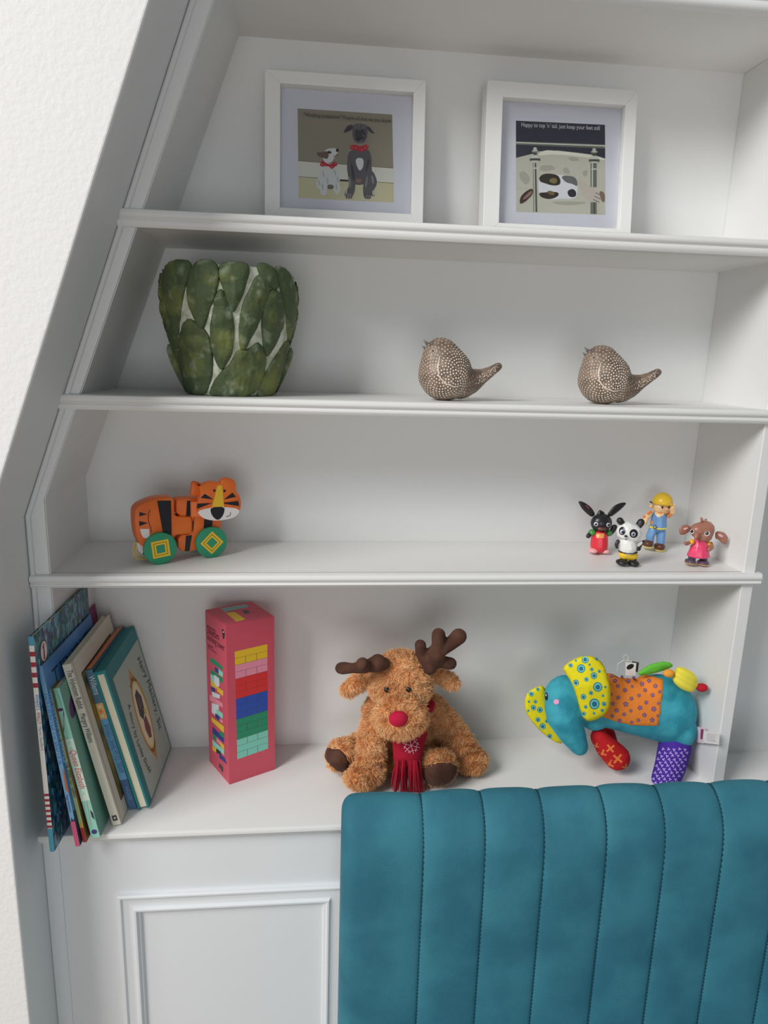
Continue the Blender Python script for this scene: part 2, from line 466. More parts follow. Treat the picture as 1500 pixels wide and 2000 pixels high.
# ------------------------------------------------------------------ books
papr = mat('page_edges', C(205, 198, 175), .8, .1, bump=.3, bscale=700, stretch=(1, 1, 1))
class Book:
    def __init__(s, name, label, bl, tl, wdt, th, back, cover, spine_m=None, kind='hard', skew=0.0, group='picture books leaning at the left end of the worktop'):
        s.o = thing('book', label, 'book', bl, group)
        BL = Vector(bl); TL = Vector(tl); s.BL = BL
        s.u = (TL - BL).normalized(); s.h = (TL - BL).length
        vv = Vector((skew, 1, 0)); vv = (vv - s.u * vv.dot(s.u)).normalized()
        s.v = vv; s.n = -s.u.cross(s.v); 
        if s.n.x < 0: s.n = -s.n
        s.w = wdt; s.t = th
        c = .0013 if kind == 'hard' else .0006
        def pt(a, b, d): return BL + s.n * a + s.v * b + s.u * d
        s.pt = pt
        def slab(a0, a1, b0, b1, d0, d1, m, nm, bev=0.0):
            bm = bmesh.new()
            prism(bm, [pt(a0, b0, d0), pt(a1, b0, d0), pt(a1, b1, d0), pt(a0, b1, d0)], s.u * (d1 - d0), bevel=bev)
            return obj(nm, bm, m, s.o)
        e = .002 if kind == 'hard' else .0002
        if kind != 'slip':
            slab(c, th - c, c if kind == 'hard' else .0008, wdt - e, e, s.h - e, papr, 'pages')
            slab(0, c, 0, wdt, 0, s.h, cover, 'back_cover', .0003)
            slab(th - c, th, 0, wdt, 0, s.h, cover, 'front_cover', .0003)
            slab(.0001, th - .0001, -.0004, c, 0.0001, s.h - .0001, spine_m or cover, 'spine', .0005)
        s.spine = Plane(pt(0, -.0005, 0), -s.v); s.cov = Plane(pt(th, 0, 0), s.n)
    def sp(s, a, d): return s.pt(a * s.t, -.0006, d * s.h)      # on the spine, a across 0..1, d up 0..1
class SpineArt(Art):
    """prints in book coordinates; plane callable takes (across, up)"""
    pass
def spine_art(b):
    a = Art(lambda x, y, off: b.pt(x * b.t, -.00055 - off, y * b.h)); return a
def cover_art(b):
    a = Art(lambda x, y, off: b.pt(b.t + off + .0001, x * b.w, y * b.h)); return a
def rect(x0, y0, x1, y1): return [(x0, y0), (x1, y0), (x1, y1), (x0, y1)]

# A: tall crowd-pattern book
cA = mat('crowd_pattern_cover', C(40, 95, 125), .35, .5)
nt = cA.node_tree; bs = nt.nodes['Principled BSDF']; tc = nt.nodes.new('ShaderNodeTexCoord'); mp = nt.nodes.new('ShaderNodeMapping'); mp.inputs['Scale'].default_value = (1, 260, 95)
nt.links.new(tc.outputs['Object'], mp.inputs[0])
vo = nt.nodes.new('ShaderNodeTexVoronoi'); vo.inputs['Scale'].default_value = 1.0; nt.links.new(mp.outputs[0], vo.inputs['Vector'])
sx = nt.nodes.new('ShaderNodeSeparateColor'); nt.links.new(vo.outputs['Color'], sx.inputs[0])
rp = nt.nodes.new('ShaderNodeValToRGB'); cols = [(30, 75, 110), (70, 130, 150), (25, 55, 70), (95, 70, 95), (60, 115, 110), (20, 60, 95), (110, 150, 165), (45, 90, 75)]
rp.color_ramp.interpolation = 'CONSTANT'
for i, c_ in enumerate(cols):
    e = rp.color_ramp.elements[i] if i < 2 else rp.color_ramp.elements.new(i / 8)
    e.position = i / 8; e.color = C(*c_)
nt.links.new(sx.outputs[0], rp.inputs[0]); nt.links.new(rp.outputs[0], bs.inputs['Base Color'])
white = flat(205, 200, 195, .4); redb = flat(140, 40, 52, .4); cyan = flat(65, 135, 158, .4); dk = flat(40, 45, 50, .4)
bA = Book('A', 'tall thin book with crowded blue cover and red-and-white striped spine', (.0012, -.0833, S4), (-.0028, -.0833, .2623), .196, .0064, 0, cA, cyan, skew=.035)
a = spine_art(bA)
a.add(rect(.02, .0, .98, .115), cyan, layer=1); a.add(rect(.02, .115, .98, .295), white, layer=1); a.add(rect(.02, .295, .98, .76), white, layer=1); a.add(rect(.02, .76, .98, .96), white, layer=1)
for k in range(7): a.add(rect(.0, .118 + k * .0257, 1, .130 + k * .0257), redb, layer=2)
for k in range(4): a.add(rect(.0, .775 + k * .046, 1, .796 + k * .046), redb, layer=2)
a.done('spine_print', bA.o)
T = text('lettering', "WHERE'S", bA.sp(.22, .745), bA.sp(.22, .675), -bA.v, flat(50, 110, 170), bA.o, hscale=1.3)
T = text('lettering', "WALLY?", bA.sp(.22, .665), bA.sp(.22, .61), -bA.v, redb, bA.o, hscale=1.3)
T = text('lettering', "Martin Handford", bA.sp(.3, .60), bA.sp(.3, .49), -bA.v, flat(120, 125, 130), bA.o, hscale=1.1)
a = cover_art(bA)
a.add(oval(.13, .90, .058, .050, 0, 26), flat(60, 35, 45), layer=1); a.add(oval(.13, .90, .050, .044, 0, 26), white, layer=2)
a.add([(.115, .865), (.140, .865), (.140, .935), (.128, .935), (.108, .918), (.112, .912), (.122, .918)], redb, layer=3)
a.done('roundel_print', bA.o)

# maroon book behind
mar = mat('burgundy_cover', C(100, 35, 70), .5, .4, col2=C(125, 60, 95), nscale=180)
mq = P(186, 1179, .166)
bM = Book('M', 'small dark burgundy book showing behind the back edge of the blue books', (.0255, .114, S4), (mq.x - .0065, .114, mq.z), .052, .0062, 0, mar)

# B: blue book
blu = mat('blue_cover', C(52, 100, 150), .4, .45, col2=C(70, 125, 175), nscale=9)
dkb = flat(25, 35, 60); pink = flat(165, 70, 100)
bB = Book('B', 'thin blue picture book with pink foot of the spine', (.0324, -.075, S4), (.0022, -.075, .2178), .185, .0060, 0, blu, flat(95, 135, 165), skew=.028)
a = spine_art(bB); a.add(rect(0, 0, 1, .145), pink, layer=1); a.add([(0, .145), (1, .145), (1, .165), (.7, .15), (.4, .17), (.2, .15)], dkb, layer=2); a.add([(.45, .33), (1, .30), (1, .42), (.7, .45)], flat(150, 85, 50), layer=2); a.done('spine_print', bB.o)
text('lettering', 'TEN MINUTES TO BEDTIME', bB.sp(.2, .86), bB.sp(.2, .47), -bB.v, flat(60, 105, 150), bB.o, hscale=1.6)
text('lettering', 'Peggy Rathmann', bB.sp(.25, .30), bB.sp(.25, .20), -bB.v, flat(45, 80, 120), bB.o, hscale=1.1)
a = cover_art(bB)
a.add([(.0, .0), (.9, .0), (.9, .18), (.5, .24), (.2, .16), (0, .2)], dkb, layer=1)
a.line([(.17, .93), (.17, .80)], .015, dkb, layer=2); a.line([(.12, .93), (.22, .93)], .012, dkb, layer=2)
a.done('cover_print', bB.o)
text('lettering', 'TEN MINUTES', bB.pt(bB.t, bB.w * .25, bB.h * .88), bB.pt(bB.t, bB.w * .95, bB.h * .88), bB.n, dkb, bB.o, off=.0004)

# C: thin green/brown book
bC = Book('C', 'very thin book with pale green spine and brown cover, beside the mint book', (.0402, -.0672, S4), (.0083, -.0672, .1814), .155, .0050, 0, mat('brown_green_cover', C(120, 75, 35), .45, .4, col2=C(60, 80, 40), nscale=22), flat(150, 165, 120))
a = spine_art(bC); a.add(rect(0, 0, 1, .10), flat(150, 50, 45), layer=1); a.add([(0, .10), (1, .10), (1, .16), (.5, .13)], flat(190, 150, 60), layer=2)
a.add(rect(.2, .955, .8, .985), flat(110, 30, 50), layer=1); a.done('spine_print', bC.o)
text('lettering', 'THE SMARTEST GIANT', bC.sp(.3, .54), bC.sp(.3, .30), -bC.v, dk, bC.o, hscale=1.2)

# D: mint book
mint = mat('mint_cover', C(98, 145, 130), .42, .4)
mintl = flat(130, 182, 166); pale = flat(190, 215, 200); redt = flat(190, 60, 70); plum = flat(75, 45, 85)
bD = Book('D', 'mint green book with red cursive title on a pale panel of its spine', (.0495, -.0603, S4), (.0100, -.0603, .1779), .150, .0118, 0, mint, mintl)
a = spine_art(bD)
a.add(rect(0, .26, 1, .675), pale, layer=1)
a.add(oval(.5, .045, .33, .016, 0, 14), flat(50, 55, 110), layer=2); a.add(oval(.5, .79, .35, .013, 0.2, 14), plum, layer=2); a.add(oval(.5, .865, .3, .010, 0, 14), plum, layer=2)
a.add(oval(.5, .79, .18, .006, 0.2, 14), flat(210, 170, 120), layer=3)
for yy in (.92, .94, .965): 
    a.add(oval(.35, yy, .12, .004, .6, 8), flat(80, 120, 110), layer=2); a.add(oval(.7, yy - .01, .12, .004, -.6, 8), flat(80, 120, 110), layer=2)
a.add(oval(.45, .12, .3, .007, 1, 12), flat(170, 150, 80), layer=2); a.add(oval(.5, .185, .22, .010, .5, 12), flat(200, 90, 110), layer=2); a.line([(.7, .17), (.9, .15)], .05, dk, layer=2)
for k, yy in enumerate((.30, .34, .60, .64)): a.line([(.3, yy), (.55, yy + .02), (.7, yy)], .006, flat(120, 170, 150), layer=2)
a.done('spine_print', bD.o)
text('lettering', 'Queen Elizabeth', bD.sp(.30, .60), bD.sp(.30, .345), -bD.v, redt, bD.o, hscale=1.25, shear=.3)
a = cover_art(bD)
a.add(oval(.16, .83, .10, .055, .4, 18), plum, layer=1)
for (x, y, an) in ((.30, .62, 1.2), (.42, .56, .8), (.5, .2, 1.0), (.7, .3, .5)): a.add(oval(x, y, .08, .012, an, 12), flat(150, 190, 175), layer=1)
a.done('cover_print', bD.o)

# E: cream book
cream = mat('cream_cover', C(185, 180, 165), .5, .4, bump=.1)
gold = mat('olive_gold_painting', C(150, 118, 40), .5, .4, col2=C(52, 52, 30), nscale=16, lo=.38, hi=.62)
bE = Book('E', 'cream book with grey serif title on spine and ochre picture on the cover', (.0713, -.0342, S4), (.0178, -.0342, .2000), .185, .0115, 0, cream)
a = cover_art(bE); a.add(rect(.12, .09, .90, .90), flat(60, 50, 30), layer=1); a.add(rect(.13, .10, .89, .89), gold, layer=2)
a.line([(.035, .005), (.035, .995)], .006, flat(140, 135, 122), layer=1); a.done('cover_print', bE.o)
a = spine_art(bE); a.add(rect(.2, .03, .8, .065), flat(60, 60, 58), layer=1); a.add(oval(.5, .048, .12, .006, 0, 8), white, layer=2); a.done('spine_print', bE.o)
grey = flat(70, 75, 72)
text('lettering', 'The Velveteen Rabbit', bE.sp(.3, .965), bE.sp(.3, .735), -bE.v, grey, bE.o, hscale=1.75)
text('lettering', 'Margery Williams', bE.sp(.3, .705), bE.sp(.3, .53), -bE.v, grey, bE.o, hscale=1.6)

# F: blue book
bF = Book('F', 'blue book with white and orange blocks on the spine, against the teal book', (.0852, .0024, S4), (.0338, .0024, .1741), .160, .0112, 0, flat(60, 90, 105), flat(70, 105, 125), skew=.02)
a = spine_art(bF); a.add(rect(0, 0, 1, .22), flat(62, 92, 125), layer=1); a.add(rect(0, .22, 1, .66), flat(95, 145, 180), layer=1); a.add(rect(0, .66, 1, .77), flat(225, 175, 110), layer=1)
for k in range(3): a.add(oval(.45, .745 - k * .032, .24, .010, 0, 10), flat(235, 215, 180) if k % 2 == 0 else flat(215, 120, 60), layer=2)
a.done('spine_print', bF.o)
text('lettering', 'Willems', bF.sp(.3, .96), bF.sp(.3, .83), -bF.v, flat(190, 205, 210), bF.o, hscale=1.4)
text('lettering', 'SHOULD I SHARE MY ICE CREAM?', bF.sp(.3, .62), bF.sp(.3, .27), -bF.v, flat(55, 85, 120), bF.o, hscale=1.9)
text('lettering', 'WALKER', bF.sp(.35, .17), bF.sp(.35, .07), -bF.v, flat(100, 135, 165), bF.o, hscale=1.2)
bm = bmesh.new(); prism(bm, [bF.pt(.002, .004, bF.h - .001), bF.pt(.009, .004, bF.h - .001), bF.pt(.009, .155, bF.h - .001), bF.pt(.002, .155, bF.h - .001)], bF.u * .0016, bevel=.0005)
obj('page_edge', bm, flat(190, 110, 75), bF.o)

# G: teal book in front
teal = mat('teal_cloth_cover', C(28, 108, 112), .5, .4, bump=.15, bscale=600)
G = Book('G', 'thick teal book with pale cover and oval gilt picture, rightmost of the leaning books', (.0989, -.001, S4), (.0470, -.001, .1725), .166, .0165, 0, teal, kind='slip')
def gslab(a0, a1, b0, b1, d0, d1, m, nm, bev=.0005):
    bm = bmesh.new(); prism(bm, [G.pt(a0, b0, d0), G.pt(a1, b0, d0), G.pt(a1, b1, d0), G.pt(a0, b1, d0)], G.u * (d1 - d0), bevel=bev)
    return obj(nm, bm, m, G.o)
gslab(0, .003, 0, G.w, 0, G.h, teal, 'back_cover'); gslab(G.t - .003, G.t, 0, G.w, 0, G.h, teal, 'front_cover')
gslab(.0031, G.t - .0031, .0025, G.w, .003, G.h - .006, papr, 'pages', 0); gslab(.0025, G.t - .0025, .0006, G.w, G.h - .0058, G.h - .0006, teal, 'top_edge')
gslab(.003, G.t - .003, G.w - .004, G.w + .001, .0, G.h - .006, teal, 'spine')
pgr = flat(150, 165, 155, .5); gl1 = flat(165, 125, 60); gl2 = flat(190, 180, 120); gl3 = flat(200, 195, 165)
a = cover_art(G); a.add(rect(.105, .012, .985, .90), pgr, layer=1)
a.add([(.36, .80), (.41, .74), (.50, .72), (.44, .70)], gl1, layer=2)
a.add(oval(.53, .47, .285, .185, math.pi / 2, 36), gl1, layer=2); a.add([(.43, .70), (.47, .77), (.53, .83), (.57, .77), (.63, .70)], gl1, layer=2); a.add([(.43, .24), (.48, .17), (.53, .11), (.58, .17), (.63, .24)], gl1, layer=2)
a.add(oval(.53, .47, .255, .155, math.pi / 2, 36), gl2, layer=3); a.add(oval(.53, .47, .235, .135, math.pi / 2, 36), gl3, layer=4)
a.add([(.47, .64), (.55, .66), (.62, .58), (.60, .48), (.50, .44), (.44, .50)], flat(48, 50, 52), layer=5); a.add([(.50, .60), (.56, .60), (.56, .52), (.50, .52)], flat(90, 62, 66), layer=6)
a.add([(.50, .44), (.58, .45), (.61, .34), (.57, .28), (.50, .30), (.47, .38)], flat(108, 50, 58), layer=5); a.add([(.58, .50), (.64, .48), (.62, .44), (.57, .45)], flat(190, 170, 70), layer=6)
a.done('cover_print', G.o)
text('lettering', 'Hairy Maclary, Sit', G.pt(G.t, G.w * .80, G.h * .80), G.pt(G.t, G.w * .80, G.h * .22), G.n, dk, G.o, off=.0006, hscale=1.3, bow=.012, shear=.2)
text('lettering', 'A story by Lynley Dodd', G.pt(G.t, G.w * .24, G.h * .66), G.pt(G.t, G.w * .24, G.h * .14), G.n, dk, G.o, off=.0006, hscale=1.3, bow=-.010, shear=.2)

# ------------------------------------------------------------------ box of stacking blocks
bl = Vector((.2257, .0562, S4)); ux = Vector((.0696, .0387, 0)); uy = Vector((-.0407, .0683, 0)); BH = .2690
tb = thing('game_box', 'tall pink box of stacking blocks standing beside the books', 'box', bl)
pk = mat('pink_card', C(178, 72, 88), .5, .4, bump=.05, bscale=60)
bm = bmesh.new(); prism(bm, [bl, bl + ux, bl + ux + uy, bl + uy], (0, 0, BH - .0006), bevel=.0012); obj('carton', bm, pk, tb)
bm = bmesh.new(); e_ = .0012; prism(bm, [bl + ux * .01 + uy * .01 + Vector((0, 0, BH - .0007)), bl + ux * .99 + uy * .01 + Vector((0, 0, BH - .0007)), bl + ux * .99 + uy * .99 + Vector((0, 0, BH - .0007)), bl + ux * .01 + uy * .99 + Vector((0, 0, BH - .0007))], (0, 0, .0009), bevel=.0003); obj('lid_flap', bm, pk, tb)
nF = Vector((ux.y, -ux.x, 0)).normalized(); nL = Vector((-uy.y, uy.x, 0)).normalized()
if nL.x > 0: nL = -nL
F = Plane(bl, nF); Lp = Plane(bl, nL); Tp = Plane(bl + Vector((0, 0, BH + .0002)), (0, 0, 1))
zf = zoomer(5, 380, 1150)
A4 = [(392, 615), (710, 540), (718, 1560), (418, 1665)]
def q4(u, v):     # u across, v down
    (x0, y0), (x1, y1), (x2, y2), (x3, y3) = A4
    top = (x0 + (x1 - x0) * u, y0 + (y1 - y0) * u); bot = (x3 + (x2 - x3) * u, y3 + (y2 - y3) * u)
    return (top[0] + (bot[0] - top[0]) * v, top[1] + (bot[1] - top[1]) * v)
a = Art(F); bands = [(0, .127, (205, 168, 40)), (.127, .255, (208, 130, 150)), (.255, .442, (188, 45, 45)), (.442, .632, (40, 70, 150)), (.632, .82, (35, 122, 90)), (.82, 1, (110, 178, 160))]
def tq(u, v): return zf(*q4(u, v))
for v0, v1, c_ in bands: a.add([(0, v0), (1, v0), (1, v1), (0, v1)], flat(*c_), tq, layer=1)
jn = flat(60, 55, 50)
yy = [0, .064, .127, .19, .255, .318, .38, .442, .505, .568, .632, .695, .757, .82, .88, .94, 1]
for i in range(1, len(yy) - 1): a.add([(0, yy[i] - .0012), (1, yy[i] - .0012), (1, yy[i] + .0012), (0, yy[i] + .0012)], jn, tq, layer=2)
for i in (1, 3, 5, 7, 9, 11, 13, 15):
    for u in (.333, .667): a.add([(u - .006, yy[i]), (u + .006, yy[i]), (u + .006, yy[i + 1]), (u - .006, yy[i + 1])], jn, tq, layer=2)
a.done('block_stack_print', tb)
zs5 = zoomer(8, 395, 1270)
a = Art(Lp)
gcol = dict(g=(38, 120, 85), y=(210, 175, 50), b=(42, 55, 120), m=(130, 185, 170), p=(205, 130, 145), w=(190, 195, 200), n=(40, 50, 60))
for k, pl in [('g', [(120, 110), (215, 160), (325, 265), (325, 320), (210, 240), (130, 190)]), ('b', [(200, 255), (255, 300), (255, 375), (195, 320)]), ('m', [(255, 290), (322, 345), (322, 420), (255, 375)]), ('g', [(130, 300), (200, 340), (320, 440), (322, 520), (240, 460), (130, 370)]),
              ('m', [(130, 370), (190, 400), (190, 520), (135, 480)]), ('w', [(190, 380), (265, 440), (270, 560), (210, 600), (180, 520)]), ('y', [(135, 470), (185, 510), (240, 590), (180, 580), (135, 550)]), ('y', [(225, 560), (330, 640), (325, 720), (235, 640)]),
              ('b', [(135, 560), (200, 600), (200, 690), (145, 640)]), ('w', [(150, 640), (280, 700), (270, 760), (160, 720)]), ('p', [(120, 690), (200, 740), (320, 830), (325, 900), (200, 830), (120, 780)]), ('w', [(150, 820), (260, 860), (260, 960), (205, 1020), (150, 970)]),
              ('m', [(225, 910), (325, 990), (322, 1075), (225, 990)]), ('b', [(205, 980), (275, 1040), (270, 1110), (205, 1050)]), ('p', [(275, 1060), (325, 1100), (325, 1140), (275, 1110)]), ('y', [(145, 1040), (340, 1190), (340, 1290), (150, 1110)]),
              ('b', [(160, 1190), (340, 1370), (340, 1450), (165, 1290)]), ('g', [(270, 1260), (340, 1300), (340, 1375), (270, 1320)]), ('g', [(160, 1290), (225, 1350), (220, 1420), (165, 1370)]), ('p', [(225, 1350), (300, 1440), (290, 1490), (225, 1420)]), ('y', [(290, 1430), (345, 1490), (345, 1560), (290, 1500)]),
              ('m', [(160, 1390), (345, 1560), (345, 1640), (165, 1480)]), ('y', [(160, 1490), (222, 1530), (218, 1600), (165, 1560)]), ('n', [(225, 1530), (290, 1580), (300, 1640), (225, 1600)]), ('b', [(270, 1620), (350, 1680), (385, 1780), (270, 1680)]),
              ('n', [(265, 1770), (290, 1780), (290, 1850), (268, 1830)]), ('n', [(300, 1790), (325, 1830), (325, 1910), (300, 1880)])]:
    a.add(pl, flat(*gcol[k]), zs5)
# small seated figure emblem
z4 = zoomer(9.677, 395, 1165)
a.add([(375, 625), (395, 615), (410, 640), (405, 680), (430, 700), (418, 750), (415, 800), (395, 800), (390, 740), (375, 680)], dk, z4); a.add(circ(400, 672, 12, n=10), flat(200, 190, 190), z4)
a.done('tumbling_blocks_print', tb)
def ltxt(s_, x0, y0, x1, y1, m_=dk, hs=1.0):
    text('lettering', s_, Lp(*z4(x0, y0)), Lp(*z4(x1, y1)), nL, m_, tb, hscale=hs)
dr = flat(70, 22, 40)
ltxt('Stabeltårn', 95, 680, 320, 835, dr, 1.5); ltxt('Stacking tower', 95, 800, 425, 1045, dr, 1.5)
ltxt('Wooden blocks', 95, 575, 250, 665, dr, 1.1); ltxt('Stapelturm', 105, 925, 215, 990, dr, 1.1); ltxt('Torre de bloques', 110, 970, 280, 1095, dr, 1.1)
a = Art(Tp)
for c_, pl in (((115, 150, 150), [(345, 225), (820, 145), (890, 195), (420, 292)]), ((205, 170, 55), [(445, 310), (610, 292), (820, 430), (650, 478)]), ((50, 75, 65), [(755, 270), (850, 255), (905, 305), (800, 330)])):
    a.add(pl, flat(*c_), z4)
a.done('top_print', tb)
# ------------------------------------------------------------------ framed pictures
frw = mat('white_frame_paint', (0.84, 0.84, 0.82, 1), .4, .4, bump=.05, bscale=90)
matb = mat('pale_mount_board', (0.74, 0.75, 0.83, 1), .8, .2)
glass = bpy.data.materials.new('frame_glass'); glass.use_nodes = True
b_ = glass.node_tree.nodes['Principled BSDF']; b_.inputs['Transmission Weight'].default_value = 1; b_.inputs['Roughness'].default_value = .02; b_.inputs['IOR'].default_value = 1.2
b_.inputs['Base Color'].default_value = (1, 1, 1, 1)
class Frame:
    def __init__(s, label, otl, otr, obl, itl, itr, ibr, ibl, depth=.030):
        yb = .100
        lean = math.radians(7)
        nrm_ = Vector((0, -math.cos(lean), math.sin(lean)))
        s.pl = Plane((0, yb, S1), nrm_); s.up = Vector((0, math.sin(lean), math.cos(lean)))
        A, B, Cc = s.pl(*otl), s.pl(*otr), s.pl(*obl)
        x0 = (A.x + Cc.x) / 2 if False else A.x; x1 = B.x; h = ((A + B) / 2 - s.pl.p).dot(s.up)
        s.o = thing('picture_frame', label, 'picture', (x0, yb + depth, S1))
        base = Vector((0, yb, S1)); s.n = nrm_
        X = lambda x, v, d: Vector((x, 0, 0)) + base + s.up * v + nrm_ * d
        I = [s.pl(*q) for q in (itl, itr, ibr, ibl)]
        ix0 = (I[0].x + I[3].x) / 2; ix1 = (I[1].x + I[2].x) / 2
        vt = ((I[0] + I[1]) / 2 - base).dot(s.up); vb = ((I[2] + I[3]) / 2 - base).dot(s.up)
        O = [(x0, h), (x1, h), (x1, 0), (x0, 0)]; N = [(ix0, vt), (ix1, vt), (ix1, vb), (ix0, vb)]
        lift = depth * math.sin(lean)
        for k in range(4):
            a, b = O[k], O[(k + 1) % 4]; c, d = N[(k + 1) % 4], N[k]
            bm = bmesh.new(); prism(bm, [X(*a, 0), X(*b, 0), X(*c, 0), X(*d, 0)], -nrm_ * depth, bevel=.0007)
            # the back rests just above the shelf
            obj('frame_rail', bm, frw, s.o)
        bd = .0145
        bm = bmesh.new(); prism(bm, [X(ix0 - .001, vt + .001, -bd), X(ix1 + .001, vt + .001, -bd), X(ix1 + .001, vb - .001, -bd), X(ix0 - .001, vb - .001, -bd)], -nrm_ * .002)
        obj('mount', bm, matb, s.o)
        bm = bmesh.new(); prism(bm, [X(x0 + .004, h - .004, -depth + .003), X(x1 - .004, h - .004, -depth + .003), X(x1 - .004, .004, -depth + .003), X(x0 + .004, .004, -depth + .003)], -nrm_ * .002)
        obj('backing_board', bm, flat(150, 120, 90), s.o)
        s.art = Plane(X(0, 0, -bd), nrm_); s.X = X
        bm = bmesh.new(); g = -.011; prism(bm, [X(ix0 - .0008, vt + .0008, g), X(ix1 + .0008, vt + .0008, g), X(ix1 + .0008, vb - .0008, g), X(ix0 - .0008, vb - .0008, g)], -nrm_ * .0012)
        obj('glass_pane', bm, glass, s.o)
f1 = Frame('white box frame with drawing of two dogs in red neckerchiefs', (517, 133), (832, 158), (516, 418), (547, 161), (803, 180), (808, 418), (547, 405))
f2 = Frame('white box frame with picture of a dog asleep on a brass bed', (952, 157), (1246, 175), (952, 440), (978, 186), (1216, 207), (1216, 445), (979, 437))
def trimup(): pass
z6 = zoomer(7.143, 570, 200)
def sp(poly, n=2): return smoothpoly(poly, n)
a = Art(f1.art)
a.add([(80, 85), (1400, 170), (1425, 1400), (95, 1335)], flat(128, 122, 108), z6)
a.add([(90, 815), (1415, 915), (1418, 1130), (92, 1035)], flat(188, 188, 178), z6)
a.add([(92, 1040), (1418, 1130), (1425, 1400), (95, 1335)], flat(176, 172, 140), z6)
a.line([(88, 815), (1415, 918)], 9, flat(100, 95, 80), z6); a.line([(92, 1038), (1418, 1128)], 8, flat(100, 95, 70), z6)
g1, g2, g3, g4 = flat(82, 80, 84), flat(58, 55, 60), flat(120, 117, 118), flat(38, 36, 40)
wh1, wh2, tan = flat(185, 187, 185), flat(150, 155, 155), flat(95, 78, 68)
rd, rd2 = flat(160, 42, 52), flat(110, 30, 40)
# big grey dog
a.line([(670, 1090), (790, 1095)], 22, g4, z6)
a.add(sp([(1040, 930), (1130, 950), (1190, 1080), (1180, 1170), (1130, 1240), (1170, 1310), (1090, 1310), (1000, 1150)]), g1, z6)
a.add(sp([(800, 660), (1070, 640), (1110, 760), (1120, 900), (1050, 1120), (960, 1160), (850, 1140), (770, 1000), (770, 800)]), g1, z6)
a.add(sp([(770, 820), (850, 900), (890, 1100), (880, 1250), (840, 1330), (740, 1330), (730, 1260), (800, 1190), (780, 1000)]), g1, z6)
a.add(sp([(1110, 850), (1120, 1000), (1090, 1150), (1090, 1300), (1050, 1350), (1000, 1330), (990, 1200), (1010, 1050), (1060, 900)]), g1, z6)
a.add(sp([(880, 800), (940, 770), (1000, 790), (1000, 890), (960, 960), (920, 930)]), wh1, z6)
a.add(sp([(820, 820), (860, 900), (880, 1050), (860, 1120), (830, 1000)]), g2, z6); a.add(sp([(1060, 780), (1090, 820), (1070, 900), (1020, 1000), (1040, 880)]), g2, z6)
a.add(sp([(890, 1060), (980, 1070), (960, 1130), (900, 1120)]), flat(120, 95, 82), z6)
a.add(sp([(790, 1000), (830, 1100), (820, 1200), (790, 1180)]), g3, z6); a.add(sp([(1060, 1000), (1050, 1150), (1020, 1220), (1030, 1080)]), g3, z6); a.add(sp([(1110, 1000), (1150, 1060), (1140, 1160), (1110, 1100)]), g3, z6)
a.add(sp([(740, 1260), (780, 1270), (850, 1280), (850, 1340), (780, 1350), (740, 1320)]), g3, z6); a.add(sp([(1010, 1290), (1100, 1290), (1110, 1345), (1040, 1360)]), g3, z6)
for x in (765, 800, 835, 1035, 1065, 1095): a.line([(x, 1280), (x - 5, 1345)], 9, g4, z6)
a.add(sp([(730, 1230), (780, 1210), (760, 1290)]), wh2, z6); a.add(sp([(1120, 1210), (1170, 1290), (1120, 1310)]), wh2, z6)
a.add(sp([(850, 310), (950, 295), (1050, 320), (1060, 400), (1040, 540), (950, 585), (860, 540), (840, 420)]), g1, z6)
a.add(sp([(850, 305), (770, 330), (740, 380), (715, 430), (770, 415), (850, 380)]), g2, z6); a.add(sp([(1040, 330), (1090, 350), (1120, 400), (1165, 435), (1110, 435), (1060, 390)]), g2, z6)
a.add(sp([(870, 400), (1030, 390), (1030, 500), (960, 530), (880, 500)]), g2, z6); a.add(oval(925, 515, 32, 24, 0, 12), g4, z6)
a.add(oval(905, 400, 18, 12, 0, 10), g4, z6); a.add(oval(985, 395, 18, 12, 0, 10), g4, z6)
for x, y, t in ((890, 345, 1.2), (930, 330, 1.6), (1000, 350, 1.9), (880, 550, 1), (960, 560, 2), (1000, 470, 1)): a.add(oval(x, y, 26, 5, t, 8), g3, z6)
a.add(sp([(800, 610), (870, 590), (950, 620), (1060, 580), (1075, 640), (1010, 680), (980, 710), (940, 680), (820, 665)]), rd, z6)
for x, y in ((840, 630), (890, 640), (1020, 640), (1050, 615), (980, 665)): a.add(circ(x, y, 8, n=6), flat(200, 120, 125), z6)
# small white dog
a.add(sp([(400, 900), (500, 870), (640, 890), (680, 1000), (660, 1150), (690, 1210), (640, 1290), (600, 1270), (560, 1170), (490, 1180), (490, 1290), (400, 1300), (400, 1220), (350, 1200), (330, 1100), (390, 1030)]), wh1, z6)
a.add(sp([(490, 1150), (580, 1150), (590, 1210), (500, 1215)]), flat(105, 100, 88), z6)
for x, y, t in ((440, 1000, 1.3), (500, 1100, 1.5), (600, 980, 1.2), (640, 1080, 1.4), (380, 1120, 1.2), (430, 1180, 1.5), (620, 1180, 1.5)): a.add(oval(x, y, 50, 9, t, 10), wh2, z6)
a.add(sp([(470, 660), (560, 640), (640, 650), (655, 690), (600, 760), (560, 840), (480, 860), (430, 800), (440, 720)]), wh1, z6)
a.add(sp([(335, 700), (420, 700), (500, 680), (520, 720), (500, 800), (440, 780), (370, 760)]), tan, z6); a.add(oval(525, 700, 28, 18, .3, 10), g4, z6); a.add(oval(635, 672, 22, 26, .3, 10), g4, z6)
a.line([(590, 760), (650, 730)], 10, g2, z6)
a.add(sp([(390, 860), (440, 810), (480, 860), (560, 870), (600, 820), (645, 880), (600, 900), (555, 945), (520, 890), (400, 905)]), rd, z6)
for x, y in ((420, 870), (460, 880), (610, 860), (560, 900)): a.add(circ(x, y, 7, n=6), flat(200, 120, 125), z6)
a.done('dog_print', f1.o)
